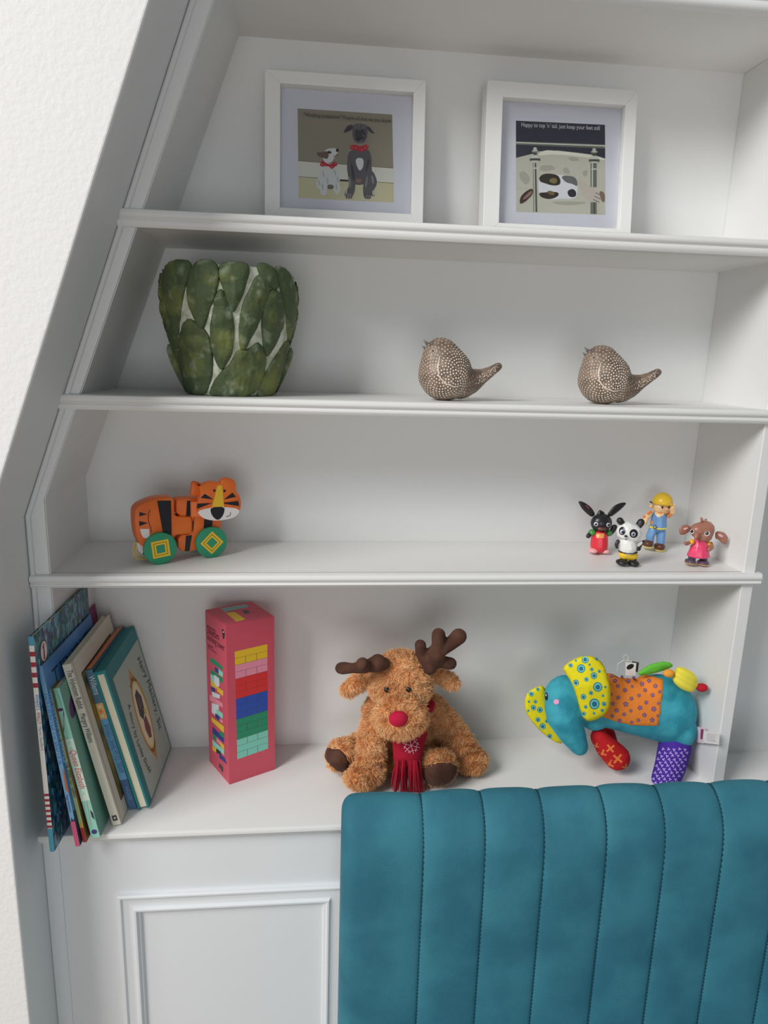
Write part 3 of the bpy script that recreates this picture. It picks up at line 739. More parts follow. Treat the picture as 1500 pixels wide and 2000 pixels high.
A_ = f1.art(*z6(165, 200)); B_ = f1.art(*z6(1385, 290))
text('lettering', '"Wedding invitations?" People all that we you know', A_, B_, f1.n, flat(60, 56, 48), f1.o, off=.0016, hscale=1.2, shear=.2)
z7 = zoomer(7.895, 1000, 225)
a = Art(f2.art)
bd1, bd2, ivory, ivory2 = flat(46, 48, 58), flat(62, 64, 72), flat(168, 168, 155), flat(148, 148, 136)
a.add([(60, 85), (1432, 150), (1440, 1540), (62, 1490)], ivory, z7)
a.add([(60, 85), (1432, 150), (1436, 670), (1250, 610), (700, 545), (400, 560), (300, 600), (60, 660)], bd1, z7)
a.add(sp([(400, 590), (520, 535), (700, 555), (1150, 595), (1430, 670), (1430, 700), (1100, 640), (600, 600), (420, 630)]), flat(195, 195, 182), z7)
for pl in ([(80, 900), (200, 850), (300, 1000), (200, 1100)], [(420, 780), (600, 760), (700, 840), (430, 880)], [(850, 640), (1000, 650), (1050, 700), (900, 720)], [(1080, 860), (1180, 840), (1150, 950), (1100, 950)], [(780, 830), (840, 790), (920, 910), (790, 900)], [(600, 1330), (1000, 1330), (1200, 1350), (900, 1400), (650, 1370)]):
    a.add(sp(pl), ivory2, z7)
a.line([(62, 1130), (240, 1135)], 6, ivory2, z7)
st1, st2, st3 = flat(95, 98, 88), flat(175, 178, 168), flat(60, 62, 56)
a.add([(62, 405), (1434, 455), (1434, 515), (62, 455)], st1, z7); a.add([(62, 415), (1434, 465), (1434, 485), (62, 432)], st2, z7)
a.add(sp([(410, 960), (500, 900), (700, 920), (940, 940), (1000, 1000), (1015, 1140), (1000, 1250), (930, 1300), (750, 1290), (600, 1305), (450, 1270), (400, 1150)]), flat(192, 194, 198), z7)
a.add(sp([(410, 960), (500, 895), (700, 915), (750, 1000), (740, 1080), (620, 1090), (500, 1050), (430, 1030)]), flat(48, 42, 36), z7); a.add(sp([(560, 1000), (640, 960), (700, 990), (680, 1060), (600, 1050)]), flat(108, 98, 58), z7)
a.add(sp([(400, 1200), (520, 1190), (700, 1180), (730, 1240), (600, 1305), (450, 1275)]), flat(50, 42, 36), z7); a.add(oval(600, 1200, 60, 30, .3, 12), flat(105, 90, 60), z7)
a.add(sp([(740, 930), (950, 940), (1005, 1010), (1010, 1110), (930, 1060), (820, 1040)]), flat(92, 92, 92), z7)
a.add(sp([(850, 1170), (930, 1130), (990, 1180), (985, 1260), (900, 1270), (860, 1230)]), flat(42, 42, 48), z7)
a.add(sp([(1000, 980), (1100, 1010), (1170, 1090), (1330, 1160), (1400, 1230), (1350, 1340), (1240, 1350), (1120, 1290), (1030, 1160)]), flat(168, 162, 150), z7)
for q in ((1290, 1200), (1270, 1250), (1250, 1300)): a.line([q, (q[0] + 90, q[1] + 45)], 12, flat(90, 85, 85), z7)
a.add(sp([(1330, 1160), (1430, 1190), (1430, 1350), (1380, 1340)]), flat(110, 92, 78), z7)
a.add(sp([(110, 1360), (130, 1250), (220, 1170), (320, 1120), (325, 1220), (230, 1310), (150, 1370)]), flat(62, 48, 44), z7); a.add(sp([(150, 1310), (240, 1200), (310, 1160), (300, 1220), (200, 1300)]), flat(125, 95, 85), z7)
for x, w_, y0, y1 in ((345, 42, 740, 1495), (1255, 48, 740, 1525)):
    if x < 500:
        a.add([(x - w_ * .6, y0), (x + w_ * .6, y0), (x + w_, y1), (x - w_ * .4, y1)], st1, z7); a.add([(x - w_ * .35, y0), (x - w_ * .0, y0), (x + w_ * .3, y1), (x - w_ * .05, y1)], st2, z7)
        a.add([(x + w_ * .25, y0), (x + w_ * .6, y0), (x + w_ * 1.0, y1), (x + w_ * .6, y1)], st3, z7)
    else:
        a.add([(x - w_, y0), (x + w_ * .9, y0), (x + w_, 1110), (x - w_, 1110)], st1, z7); a.add([(x - w_ * .6, y0), (x - w_ * .2, y0), (x - w_ * .2, 1110), (x - w_ * .6, 1110)], st2, z7)
        a.add([(x - w_, 1345), (x + w_, 1345), (x + w_, y1), (x - w_, y1)], st1, z7); a.add([(x, 1345), (x + w_ * .4, 1345), (x + w_ * .4, y1), (x, y1)], st3, z7)
    yo = 15 if x > 500 else 0
    for yy_, rw, rh, mm in ((690, 88, 40, st1), (650, 70, 30, st2), (680, 80, 12, st3), (715, 66, 12, st2), (560, 56, 26, st1), (552, 50, 12, st2), (520, 30, 22, st2), (600, 34, 16, st3), (820, 50, 12, st2)):
        a.add(oval(x + 8, yy_ + yo, rw, rh, 0, 14), mm, z7)
a.done('dog_print', f2.o)
text('lettering', "Happy to top 'n' tail, just keep your feet still", f2.art(*z7(140, 182)), f2.art(*z7(1345, 238)), f2.n, flat(190, 190, 195), f2.o, off=.0014, hscale=1.25)

# ------------------------------------------------------------------ pot covered in leaf pads
PC = Vector((.2385, .073, S2))
pt_ = thing('plant_pot', 'large pot clad in overlapping dark green cactus pads, on the second shelf', 'pot', PC)
potp = [(0, 0), (.052, 0), (.058, .002), (.0625, .012), (.070, .04), (.079, .07), (.087, .105), (.0905, .13), (.0895, .150), (.0865, .163), (.083, .1655), (.080, .162), (.082, .14), (.080, .12), (.066, .05), (.055, .012), (0, .010)]
def lathe(bm, prof, c, seg=72, wob=0):
    rings = []
    for r, z in prof:
        if r == 0: rings.append([bm.verts.new((c[0], c[1], c[2] + z))] * seg); continue
        rings.append([bm.verts.new((c[0] + r * math.cos(2 * math.pi * k / seg), c[1] + r * math.sin(2 * math.pi * k / seg), c[2] + z)) for k in range(seg)])
    for i in range(len(rings) - 1):
        for k in range(seg):
            q = []
            for v in (rings[i][k], rings[i][(k + 1) % seg], rings[i + 1][(k + 1) % seg], rings[i + 1][k]):
                if v not in q: q.append(v)
            if len(q) > 2: bm.faces.new(q)
stone = mat('pale_lichen_plaster', C(185, 188, 175), .9, .2, bump=.5, bscale=180, col2=C(150, 156, 138), nscale=60)
bm = bmesh.new(); lathe(bm, potp, PC); obj('pot_body', bm, stone, pt_, True)
bm = bmesh.new(); lathe(bm, [(.058, .0005), (.0625, .012), (.070, .04), (.079, .07), (.087, .105), (.0905, .13), (.090, .155), (.086, .172), (.082, .19), (.078, .21)], PC)
me = bpy.data.meshes.new('t'); bm.to_mesh(me); bm.free(); pb = BVHTree.FromPolygons([v.co for v in me.vertices], [tuple(p.vertices) for p in me.polygons]); bpy.data.meshes.remove(me)
leafm = mat('cactus_green_pad', C(66, 78, 52), .62, .35, bump=1.0, bscale=110, col2=C(112, 118, 60), nscale=22, lo=.5, hi=.75, detail=6)
nt = leafm.node_tree; bs = nt.nodes['Principled BSDF']; tc = nt.nodes.new('ShaderNodeTexCoord')
n2 = nt.nodes.new('ShaderNodeTexNoise'); n2.inputs['Scale'].default_value = 55; n2.inputs['Detail'].default_value = 5; nt.links.new(tc.outputs['Object'], n2.inputs[0])
r2 = nt.nodes.new('ShaderNodeValToRGB'); r2.color_ramp.elements[0].position = .56; r2.color_ramp.elements[1].position = .72; nt.links.new(n2.outputs[0], r2.inputs[0])
mx = nt.nodes.new('ShaderNodeMix'); mx.data_type = 'RGBA'; src_ = bs.inputs['Base Color'].links[0].from_socket
r2.color_ramp.elements[1].color = (.55, .55, .55, 1)
nt.links.new(r2.outputs[0], mx.inputs[0]); nt.links.new(src_, mx.inputs[6]); mx.inputs[7].default_value = C(135, 145, 125); nt.links.new(mx.outputs[2], bs.inputs['Base Color'])
leaves = [
 [(270,145),(235,190),(245,330),(250,480),(330,640),(370,740),(365,850),(300,800),(230,680),(190,480),(178,350),(200,250)],
 [(375,900),(400,1060),(430,1195),(445,1215),(400,1140),(350,1040),(300,930),(270,820),(340,780)],
 [(400,640),(460,590),(530,640),(590,690),(620,740),(645,860),(650,1000),(625,1130),(585,1210),(470,1215),(420,1170),(390,1050),(375,900),(380,760)],
 [(850,840),(930,850),(1000,780),(1050,820),(1080,920),(1060,1040),(1010,1180),(930,1238),(760,1240),(625,1215),(650,1120),(720,1020),(790,960)],
 [(1250,750),(1280,850),(1262,960),(1222,1060),(1180,1160),(1110,1235),(1000,1238),(1040,1100),(1100,980),(1170,870)],
 [(300,130),(380,112),(455,125),(470,180),(450,260),(415,380),(395,500),(385,640),(370,745),(320,680),(280,560),(245,420),(245,250),(268,170)],
 [(710,345),(755,400),(780,480),(812,560),(828,700),(812,860),(765,960),(720,1012),(680,960),(642,850),(622,700),(645,540),(662,420)],
 [(1010,150),(1060,132),(1135,165),(1170,230),(1190,330),(1150,370),(1100,330),(1030,230)],
 [(1155,175),(1220,170),(1285,250),(1335,380),(1340,500),(1312,650),(1292,800),(1265,835),(1248,740),(1240,600),(1215,430),(1178,280)],
 [(500,140),(570,108),(645,122),(693,175),(698,280),(665,420),(615,560),(572,685),(540,680),(498,590),(455,470),(438,350),(452,230)],
 [(1110,350),(1190,370),(1230,470),(1228,620),(1185,760),(1105,905),(1068,880),(1048,760),(1042,600),(1062,450)],
 [(703,138),(800,126),(905,132),(950,185),(928,290),(882,430),(832,535),(795,542),(768,470),(735,360),(700,250)],
 [(1005,232),(1088,238),(1122,320),(1082,450),(1032,620),(962,760),(912,852),(868,830),(857,700),(875,520),(925,400)],
]
for i, lf in enumerate(leaves):
    cxl = sum(p[0] for p in lf) / len(lf); cyl_ = sum(p[1] for p in lf) / len(lf)
    lf = smoothpoly([(cxl + (x - cxl) * 1.06, min(1238, cyl_ + (y - cyl_) * 1.03)) for x, y in lf], 1)
    o = patch('leaf_pad', zp(lf, 4.167, 260, 480), pb, leafm, pt_, eps=.0015, dome=.0034 + .0012 * (i / 13), edge=.006, grid=2.2, sink=.001, rough=.0016, far=.06)
    sd = o.modifiers.new('s', 'SOLIDIFY'); sd.thickness = .002; sd.offset = -1
    c = o.copy(); COL.objects.link(c); c.parent = pt_       # the same pads round the far side
    c.rotation_euler.z = math.pi - .1

# ------------------------------------------------------------------ studded birds
birdm = mat('brown_bronze_resin', C(92, 78, 68), .42, .5, bump=.35, bscale=500, col2=C(122, 106, 92), nscale=60, metal=.25)
studm = mat('silvery_bead', C(215, 203, 190), .35, .6, metal=.3)
def make_bird(px, py, Y0, label, group):
    k = S(Y0)
    cen = P(px, py, Y0)
    W = lambda x, z, y=0: Vector((cen.x + (x - 862) * k, Y0 + y * k, S2 + (785.5 - z) * k))
    o = thing('bird_ornament', label, 'ornament', (cen.x, Y0, S2), group)
    bm = bmesh.new()
    for q_ in range(9):
        t_ = q_ / 8; rr_ = (36 + 17 * t_) * k; ell(bm, W(858 + 10 * t_, 702 + 32 * t_), (rr_, rr_ * .93, rr_), sub=3)
    chain(bm, [W(900, 750), W(918, 748), W(940, 738), W(952, 730)], [33 * k, 25 * k, 15 * k, 11 * k])
    chain(bm, [W(918, 756), W(945, 738), W(972, 718)], [16 * k, 12 * k, 8.5 * k]); 
    for dy in (-9, 9): chain(bm, [W(925, 748, dy * .5), W(950, 733, dy), W(966, 722, dy)], [13 * k, 10 * k, 8 * k])
    body = blob('body', bm, .0016, birdm, o, it=5)
    off = parent_world(body)
    for v in body.data.vertices:
        if v.co.z + off.z < S2 + .0002: v.co.z = S2 + .0002 - off.z
    bv = bvh_of(body)
    # beads in rows
    bm = bmesh.new(); cc = W(872, 735); n = 0
    N = 950; ga = math.pi * (3 - math.sqrt(5))
    for i in range(N):
        yy_ = 1 - 2 * (i + .5) / N; r = math.sqrt(1 - yy_ * yy_); th = ga * i
        d = Vector((r * math.cos(th), yy_, r * math.sin(th)))
        h = bv.ray_cast(cc + d * .3, -d)
        if h[0] is None or h[0].z < S2 + .0045: continue
        side = abs(d.y); rr = (.00075 + .00085 * side) * (1.0 if random.random() > .15 else .6)
        if h[0].x > W(905, 0).x: rr *= .6
        q = h[1].to_track_quat('Z', 'Y').to_matrix().to_4x4()
        bmesh.ops.create_icosphere(bm, subdivisions=1, radius=1, matrix=Matrix.Translation(h[0]) @ q @ Matrix.Diagonal((rr, rr, rr * .55, 1)))
    for t in range(60):
        u = random.random(); p0 = W(925 + 44 * u, 748 - 27 * u, 0) + Vector((0, -.02, 0)) + Vector((0, 0, (random.random() - .5) * .012))
        h = bv.ray_cast(p0, Vector((0, 1, 0)))
        if h[0]: bmesh.ops.create_icosphere(bm, subdivisions=1, radius=.0007, matrix=Matrix.Translation(h[0]))
    obj('bead', bm, studm, o, True, kind='stuff')
    for sg in (-1, 1):
        bm = bmesh.new()
        wp = [(850, 702), (846, 720), (848, 738), (860, 751), (878, 757), (896, 754)]
        wp2 = wp + [(890, 740), (886, 722), (878, 706), (868, 697)]
        pts = []
        for x, z in smoothpoly(wp, 0):
            a_ = W(x, z); h = bv.ray_cast(Vector((a_.x, Y0 + sg * .2, a_.z)), Vector((0, -sg, 0)))
            if h[0]: pts.append(h[0] + h[1] * .0004)
        tube(bm, pts, [.0011] * (len(pts) - 1) + [.0006], 8)
        obj('wing_edge', bm, studm, o, True)
    bm = bmesh.new(); cyl(bm, W(834, 682), W(823, 672), .0036, .0004, 12); obj('upper_beak', bm, mat('dark_beak', C(85, 85, 88), .4, .5), o, True)
    bm = bmesh.new(); cyl(bm, W(829, 689), W(820, 683), .0026, .0004, 12); obj('lower_beak', bm, MATS['dark_beak'], o, True)
    bm = bmesh.new()
    for sg in (-1, 1):
        h = bv.ray_cast(Vector((W(838, 0).x, Y0 + sg * .2, W(0, 692).z)), Vector((0, -sg, 0)))
        if h[0]: ell(bm, h[0], (.0014, .0012, .0014), sub=2); 
    obj('eye', bm, dk, o, True, kind='stuff')
    return o
b1 = make_bird(862, 760, .045, 'beaded brown bird ornament nearer the leafy pot, looking left', 'bird ornaments on the second shelf')
def copy_tree(o, parent=None):
    c = o.copy(); COL.objects.link(c); c.parent = parent
    for ch in list(o.children): copy_tree(ch, c)
    return c
b2 = copy_tree(b1); e = P(1174, 770, .048); b2.location = (e.x - .002, .048, S2); b2.rotation_euler.z = -.16; b2.scale = (.985, .985, .965)
b2['label'] = 'beaded brown bird ornament farther from the pot, near the right wall'

# ------------------------------------------------------------------ wooden tiger on wheels
q0 = Vector((.1357, .0411, S3)); q1 = Vector((.2033, .075, S3)); tu = (q1 - q0).normalized(); tn = Vector((tu.y, -tu.x, 0))
tg = thing('pull_along_tiger', 'orange striped wooden pull-along tiger with green wheels, on the third shelf', 'toy', (q0 + q1) / 2)
z5 = zoomer(5, 220, 900)
ora = mat('orange_painted_wood', C(200, 98, 34), .4, .45, bump=.06, bscale=90, col2=C(190, 88, 30), nscale=30)
blk = flat(28, 26, 32, .4); grn = mat('green_painted_wood', C(38, 122, 90), .4, .45); yel = flat(205, 165, 45); whi = flat(205, 200, 198, .5)
WP = Plane(q0 + tn * .0, tn)                      # outer wheel faces
BP = Plane(q0 - tn * .007, tn); BP2 = Plane(q0 - tn * .0095, tn); HP = Plane(q0 + tn * .004, tn)
def slab(nm, pl, poly, th, m=ora, n=2, bev=.0018):
    bm = bmesh.new(); pts = [pl(*z5(x, y)) for x, y in smoothpoly(poly, n)]
    prism(bm, pts, -tn * th, bevel=bev); return autosmooth(obj(nm, bm, m, tg), 50)
slab('rear_body', BP, [(212, 520), (225, 470), (265, 430), (330, 400), (400, 372), (500, 358), (600, 358), (606, 450), (606, 545), (700, 545), (770, 548), (778, 590), (778, 690), (765, 712), (690, 720), (605, 728), (600, 790), (560, 850), (420, 870), (300, 850), (250, 790), (222, 690)], .026, n=1)
slab('front_body', BP2, [(622, 400), (640, 372), (760, 365), (900, 368), (1000, 450), (1066, 590), (1060, 660), (1000, 760), (900, 830), (800, 885), (640, 885), (640, 725), (775, 715), (785, 600), (770, 545), (625, 540)], .024, n=1)
slab('head', HP, [(868, 240), (905, 222), (945, 208), (1010, 205), (1062, 222), (1065, 195), (1100, 172), (1150, 170), (1195, 195), (1208, 240), (1205, 300), (1235, 330), (1258, 390), (1256, 460), (1240, 500), (1200, 550), (1120, 578), (1030, 588), (950, 582), (880, 560), (832, 515), (822, 450), (845, 370), (862, 330), (850, 240), (800, 215)], .014, n=1)
slab('ear', Plane(q0 - tn * .003, tn), [(780, 212), (800, 200), (850, 210), (880, 235), (880, 340), (760, 350), (768, 300), (775, 240)], .009, n=1)
bm = bmesh.new(); c0 = HP(*z5(840, 480), -.008); box(bm, c0 - Vector((.009, .004, .012)), c0 + Vector((.009, .012, .012)), .002); obj('neck', bm, ora, tg)
a = Art(Plane(BP.p + tn * .0002, tn))
for pl in ([(435, 390), (570, 388), (577, 725), (490, 700)], [(262, 500), (335, 522), (262, 542)], [(260, 590), (345, 607), (260, 638)]): a.add(pl, blk, z5)
a.add([(268, 665), (355, 665), (362, 735), (330, 757), (300, 750), (280, 715)], whi, z5)
a.line([(365, 480), (350, 515), (348, 560), (355, 610), (372, 650), (378, 700)], 6, blk, z5)
a.done('painted_stripes', tg)
a = Art(Plane(BP2.p + tn * .0002, tn))
for pl in ([(725, 392), (820, 388), (805, 470), (790, 540), (715, 540), (722, 460)], [(783, 600), (800, 540), (788, 680), (780, 700)], [(715, 732), (775, 725), (750, 882), (705, 882)], [(895, 560), (975, 560), (975, 620), (955, 660), (888, 662)]): a.add(pl, blk, z5)
a.done('painted_stripes', tg)
a = Art(Plane(HP.p + tn * .0002, tn))
a.add(smoothpoly([(822, 490), (950, 458), (1090, 448), (1242, 470), (1225, 525), (1160, 565), (1030, 586), (920, 576), (860, 545)], 1), whi, z5)
for pl in ([(900, 322), (985, 378), (858, 362)], [(1170, 310), (1205, 352), (1085, 378)], [(826, 418), (970, 412), (824, 470)], [(1085, 408), (1225, 392), (1237, 443), (1090, 420)]): a.add(pl, blk, z5)
a.add([(1025, 240), (1068, 240), (1088, 448), (968, 452)], yel, z5)
a.add(smoothpoly([(955, 455), (1092, 447), (1092, 500), (1065, 555), (1025, 582), (985, 555), (958, 510)], 1), blk, z5)
a.add(circ(993, 290, 13, n=12), blk, z5); a.add(circ(1093, 293, 13, n=12), blk, z5)
a.line([(1150, 503), (1152, 522), (1140, 538), (1110, 545)], 6, blk, z5)
a.done('painted_face', tg)
def wheel(px, py, r, rot, s_in):
    c = WP(px, py); k = S(c.y); R_ = c.z - S3
    bm = bmesh.new(); cyl(bm, c - tn * .008, c, R_, seg=48, bevel=.0012); w_ = autosmooth(obj('wheel', bm, grn, tg), 40)
    a = Art(lambda x, y, off: c + tu * x * R_ + Vector((0, 0, y * R_)) + tn * (off + .0002))
    ca, sa = math.cos(rot), math.sin(rot)
    def sq(s0): return [((x * ca - y * sa) * s0, (x * sa + y * ca) * s0) for x, y in ((-1, -1), (1, -1), (1, 1), (-1, 1))]
    for s0, m_ in ((.53, yel), (.41, flat(110, 110, 20)), (.36, yel), (.26, grn)): a.add(sq(s0), m_)
    a.done('painted_square', w_)
    # far side wheel
    bm = bmesh.new(); cyl(bm, c - tn * .050, c - tn * .042, R_, seg=48, bevel=.0012); autosmooth(obj('wheel', bm, grn, tg), 40)
    bm = bmesh.new(); cyl(bm, c - tn * .049, c - tn * .002, .003, seg=12); obj('axle', bm, yel, tg)
wheel(314, 1072, 33, .10, 0); wheel(414, 1060, 29, .75, 0)
bm = bmesh.new(); cpts = [(255, 790), (215, 800), (200, 850), (205, 920), (250, 960), (320, 965), (330, 930)]
tube(bm, [Plane(q0 - tn * .02, tn)(*z5(x, y)) for x, y in cpts], .0010, 8)
tube(bm, [Plane(q0 - tn * .023, tn)(*z5(x, y)) for x, y in [(260, 800), (235, 830), (225, 880), (250, 930), (310, 945)]], .0009, 8)
obj('pull_cord', bm, flat(215, 175, 80, .8), tg, True, kind='stuff')
bm = bmesh.new(); prism(bm, [Plane(q0 - tn * .018, tn)(*z5(x, y)) for x, y in [(235, 800), (300, 810), (320, 870), (290, 915), (255, 880)]], -tn * .008, bevel=.001); obj('foot', bm, whi, tg)
# ------------------------------------------------------------------ soft toys
def proj(v):
    q = RC.transposed() @ (Vector(v) - CP); return (750 + FPX * q.x / q.y, 1000 - FPX * q.z / q.y)
def E_(bm, px, py, Y, rx, ry, rz, rot=None, sub=3):
    k = S(Y); ell(bm, P(px, py, Y), (rx * k, ry * k, rz * k), rot, sub)
def CH(bm, pts, rad, sub=2):
    w_ = [P(*p) for p in pts]; chain(bm, w_, [r * S(p[2]) for r, p in zip(rad, pts)], sub)
def floorclip(o, z):
    off = parent_world(o).z
    for v in o.data.vertices:
        if v.co.z + off < z: v.co.z = z - off
def pillow_bm(bm, poly, Yf, th, grid=4.0, edge=.008, bend=0.0):
    """stuffed flat shape: outline seen from the front, lying at depth Yf(px,py), puffed to thickness th"""
    dense = []
    for i in range(len(poly)):
        a = poly[i]; b = poly[(i + 1) % len(poly)]; n = max(1, int(math.hypot(b[0] - a[0], b[1] - a[1]) / grid))
        for k in range(n): dense.append((a[0] + (b[0] - a[0]) * k / n, a[1] + (b[1] - a[1]) * k / n))
    pts = list(dense); xs = [p[0] for p in dense]; ys = [p[1] for p in dense]
    gy = min(ys)
    while gy < max(ys):
        gx = min(xs)
        while gx < max(xs):
            if inside(gx, gy, dense) and edist(gx, gy, dense) > grid * .45: pts.append((gx, gy))
            gx += grid
        gy += grid
    out = delaunay_2d_cdt([Vector(p) for p in pts], [], [list(range(len(dense)))], 1, 1e-4)
    f_ = []; b_ = []
    for v in out[0]:
        Y = Yf(v.x, v.y) if callable(Yf) else Yf; d = edist(v.x, v.y, dense) * S(Y)
        t = th * .5 * math.sqrt(max(0, 1 - (1 - min(1, d / edge)) ** 2)); c = P(v.x, v.y, Y); r = ray(v.x, v.y)
        a = bm.verts.new(c - r * t); f_.append(a); b_.append(a if d < 1e-5 else bm.verts.new(c + r * t))
    for f in out[2]:
        try: bm.faces.new([f_[i] for i in f])
        except ValueError: pass
        try: bm.faces.new([b_[i] for i in f][::-1])
        except ValueError: pass
def pillow(name, poly, Yf, th, m, parent, **k):
    bm = bmesh.new(); pillow_bm(bm, poly, Yf, th, **k); return obj(name, bm, m, parent, True)

# reindeer -----------------------------------------------------------------
dr_o = thing('plush_reindeer', 'sitting tan plush reindeer with brown antlers, red nose and red scarf', 'soft toy', (.5, .06, S4))
tanm = mat('tan_plush_skin', C(190, 134, 86), .95, .1, bump=.6, bscale=500)
bm = bmesh.new()
E_(bm, 790, 1425, .098, 70, 58, 74); E_(bm, 795, 1475, .075, 55, 45, 34)
E_(bm, 783, 1325, .062, 64, 56, 57); E_(bm, 783, 1342, .055, 66, 54, 40)
E_(bm, 782, 1398, .012, 57, 46, 46)
CH(bm, [(738, 1385, .080), (727, 1450, .050), (722, 1508, .030)], [30, 29, 29]); E_(bm, 704, 1517, .022, 33, 32, 21)
CH(bm, [(725, 1455, .11), (695, 1462, .085)], [27, 27]); E_(bm, 667, 1474, .068, 31, 24, 36, Matrix.Rotation(.35, 3, 'Y'))
CH(bm, [(842, 1385, .090), (885, 1440, .080), (912, 1480, .066)], [31, 34, 32]); E_(bm, 925, 1484, .064, 27, 30, 27)
CH(bm, [(828, 1475, .08), (850, 1490, .05)], [28, 30]); E_(bm, 856, 1497, .028, 39, 26, 39)
CH(bm, [(722, 1322, .078), (698, 1334, .074), (680, 1347, .070)], [12, 18, 14]); CH(bm, [(848, 1314, .075), (868, 1324, .072), (886, 1334, .070)], [12, 16, 13])
dbody = blob('body', bm, .0028, tanm, dr_o, it=4)
floorclip(dbody, S4 + .003)
db = bvh_of(dbody)
zb = lambda poly: zp(poly, 4.286, 620, 1400)
padL = smoothpoly(zb([(62, 300), (88, 235), (130, 268), (180, 255), (240, 310), (270, 380), (292, 410), (265, 480), (200, 470), (110, 410), (70, 350)]), 2)
padR = smoothpoly(zb([(880, 470), (900, 400), (980, 385), (1080, 370), (1160, 395), (1175, 470), (1150, 560), (1060, 600), (960, 600), (890, 560)]), 2)
brown = mat('brown_short_plush', C(62, 40, 32), .85, .2, bump=.4, bscale=700, sheen=.4, col2=C(78, 52, 42), nscale=40)
patch('foot_pad', padL, db, brown, dr_o, eps=.004, dome=.002, edge=.01, sink=.003, grid=4)
patch('foot_pad', padR, db, brown, dr_o, eps=.004, dome=.002, edge=.01, sink=.003, grid=4)
nosem = mat('red_felt', C(160, 24, 52), .9, .2, bump=.4, bscale=600, sheen=.4)
h = db.ray_cast(CP, ray(778, 1404)); noseY = h[0].y
bm = bmesh.new(); E_(bm, 778, 1404, noseY - .001, 21, 14, 18); obj('nose', bm, nosem, dr_o, True)
for ex, ey in ((757, 1348), (797, 1347)):
    h = db.ray_cast(CP, ray(ex, ey)); bm = bmesh.new(); ell(bm, h[0] + h[1] * .0035, (.0042, .003, .0042)); obj('eye', bm, mat('black_bead', (.01, .01, .012, 1), .15, .6), dr_o, True)
# antlers
bm = bmesh.new(); CH(bm, [(750, 1296, .035), (735, 1297, .030), (716, 1301, .028), (704, 1303, .028), (690, 1305, .029), (670, 1305, .030)], [14, 19, 13, 14, 11, 14]); CH(bm, [(712, 1303, .03), (708, 1297, .012)], [14, 15]); E_(bm, 666, 1305, .030, 13, 12, 13); E_(bm, 738, 1292, .030, 17, 14, 17)
blob('antler', bm, .0022, brown, dr_o, it=5)
bm = bmesh.new(); CH(bm, [(838, 1300, .045), (849, 1280, .040)], [20, 22]); CH(bm, [(846, 1284, .04), (856, 1262, .038), (856.5, 1240, .036)], [17, 15, 15.5]); CH(bm, [(856, 1274, .04), (880, 1258, .038), (896, 1243, .036)], [14, 14.5, 18]); CH(bm, [(832, 1288, .042), (822, 1276, .04), (821, 1260, .038)], [16, 12.5, 13]); CH(bm, [(850, 1290, .045), (880, 1296, .045)], [14, 14])
blob('antler', bm, .0022, brown, dr_o, it=5)
# scarf
bm = bmesh.new(); 
for q in range(7):
    t = q / 6; E_(bm, 800 - 4 * t, 1432 + 46 * t, .036 - .014 * t, 40 - 8 * t, 20, 26)
CH(bm, [(838, 1385, .055), (842, 1376, .064)], [10, 10])
scm = mat('red_knit_scarf', C(140, 22, 40), .9, .15, bump=.5, bscale=450, sheen=.4)
sc = blob('scarf', bm, .002, scm, dr_o, it=5); sb = bvh_of(sc)
bm = bmesh.new()
for q in range(90):
    u = random.uniform(-1, 1); sx_ = 797 + u * 22; x1 = 797 + u * 31 + random.uniform(-4, 4); y1 = 1546 - abs(u) * 3 + random.uniform(-5, 4); dy = random.uniform(-.006, .006)
    if abs(u) < .06: continue
    mx_ = (sx_ + x1) / 2 + random.uniform(-2, 2)
    tube(bm, [P(sx_, 1485, .012 + dy), P(mx_, 1512, .010 + dy), P(x1, y1, .016 + dy)], [.0016, .0018, .0008], 5)
fr = obj('scarf_fringe', bm, scm, dr_o, True, kind='stuff'); floorclip(fr, S4 + .0003)
bm = bmesh.new(); cx, cy = 803, 1456
def sline(p, q):
    pts = []
    for k in range(7):
        t = k / 6; hh = sb.ray_cast(CP, ray(p[0] + (q[0] - p[0]) * t, p[1] + (q[1] - p[1]) * t))
        if hh[0]: pts.append(hh[0] + hh[1] * .0004)
    if len(pts) > 2: tube(bm, pts, .00045, 5)
for k in range(6):
    an = k * math.pi / 3 + .25; c, s_ = math.cos(an), math.sin(an); R_ = 17
    sline((cx, cy), (cx + c * R_, cy + s_ * R_))
    for f_ in (.6,):
        for sg in (-1, 1): sline((cx + c * R_ * f_, cy + s_ * R_ * f_), (cx + math.cos(an + sg * .7) * R_ * (f_ + .28), cy + math.sin(an + sg * .7) * R_ * (f_ + .28)))
obj('snowflake_stitching', bm, flat(225, 190, 200, .8), dr_o)
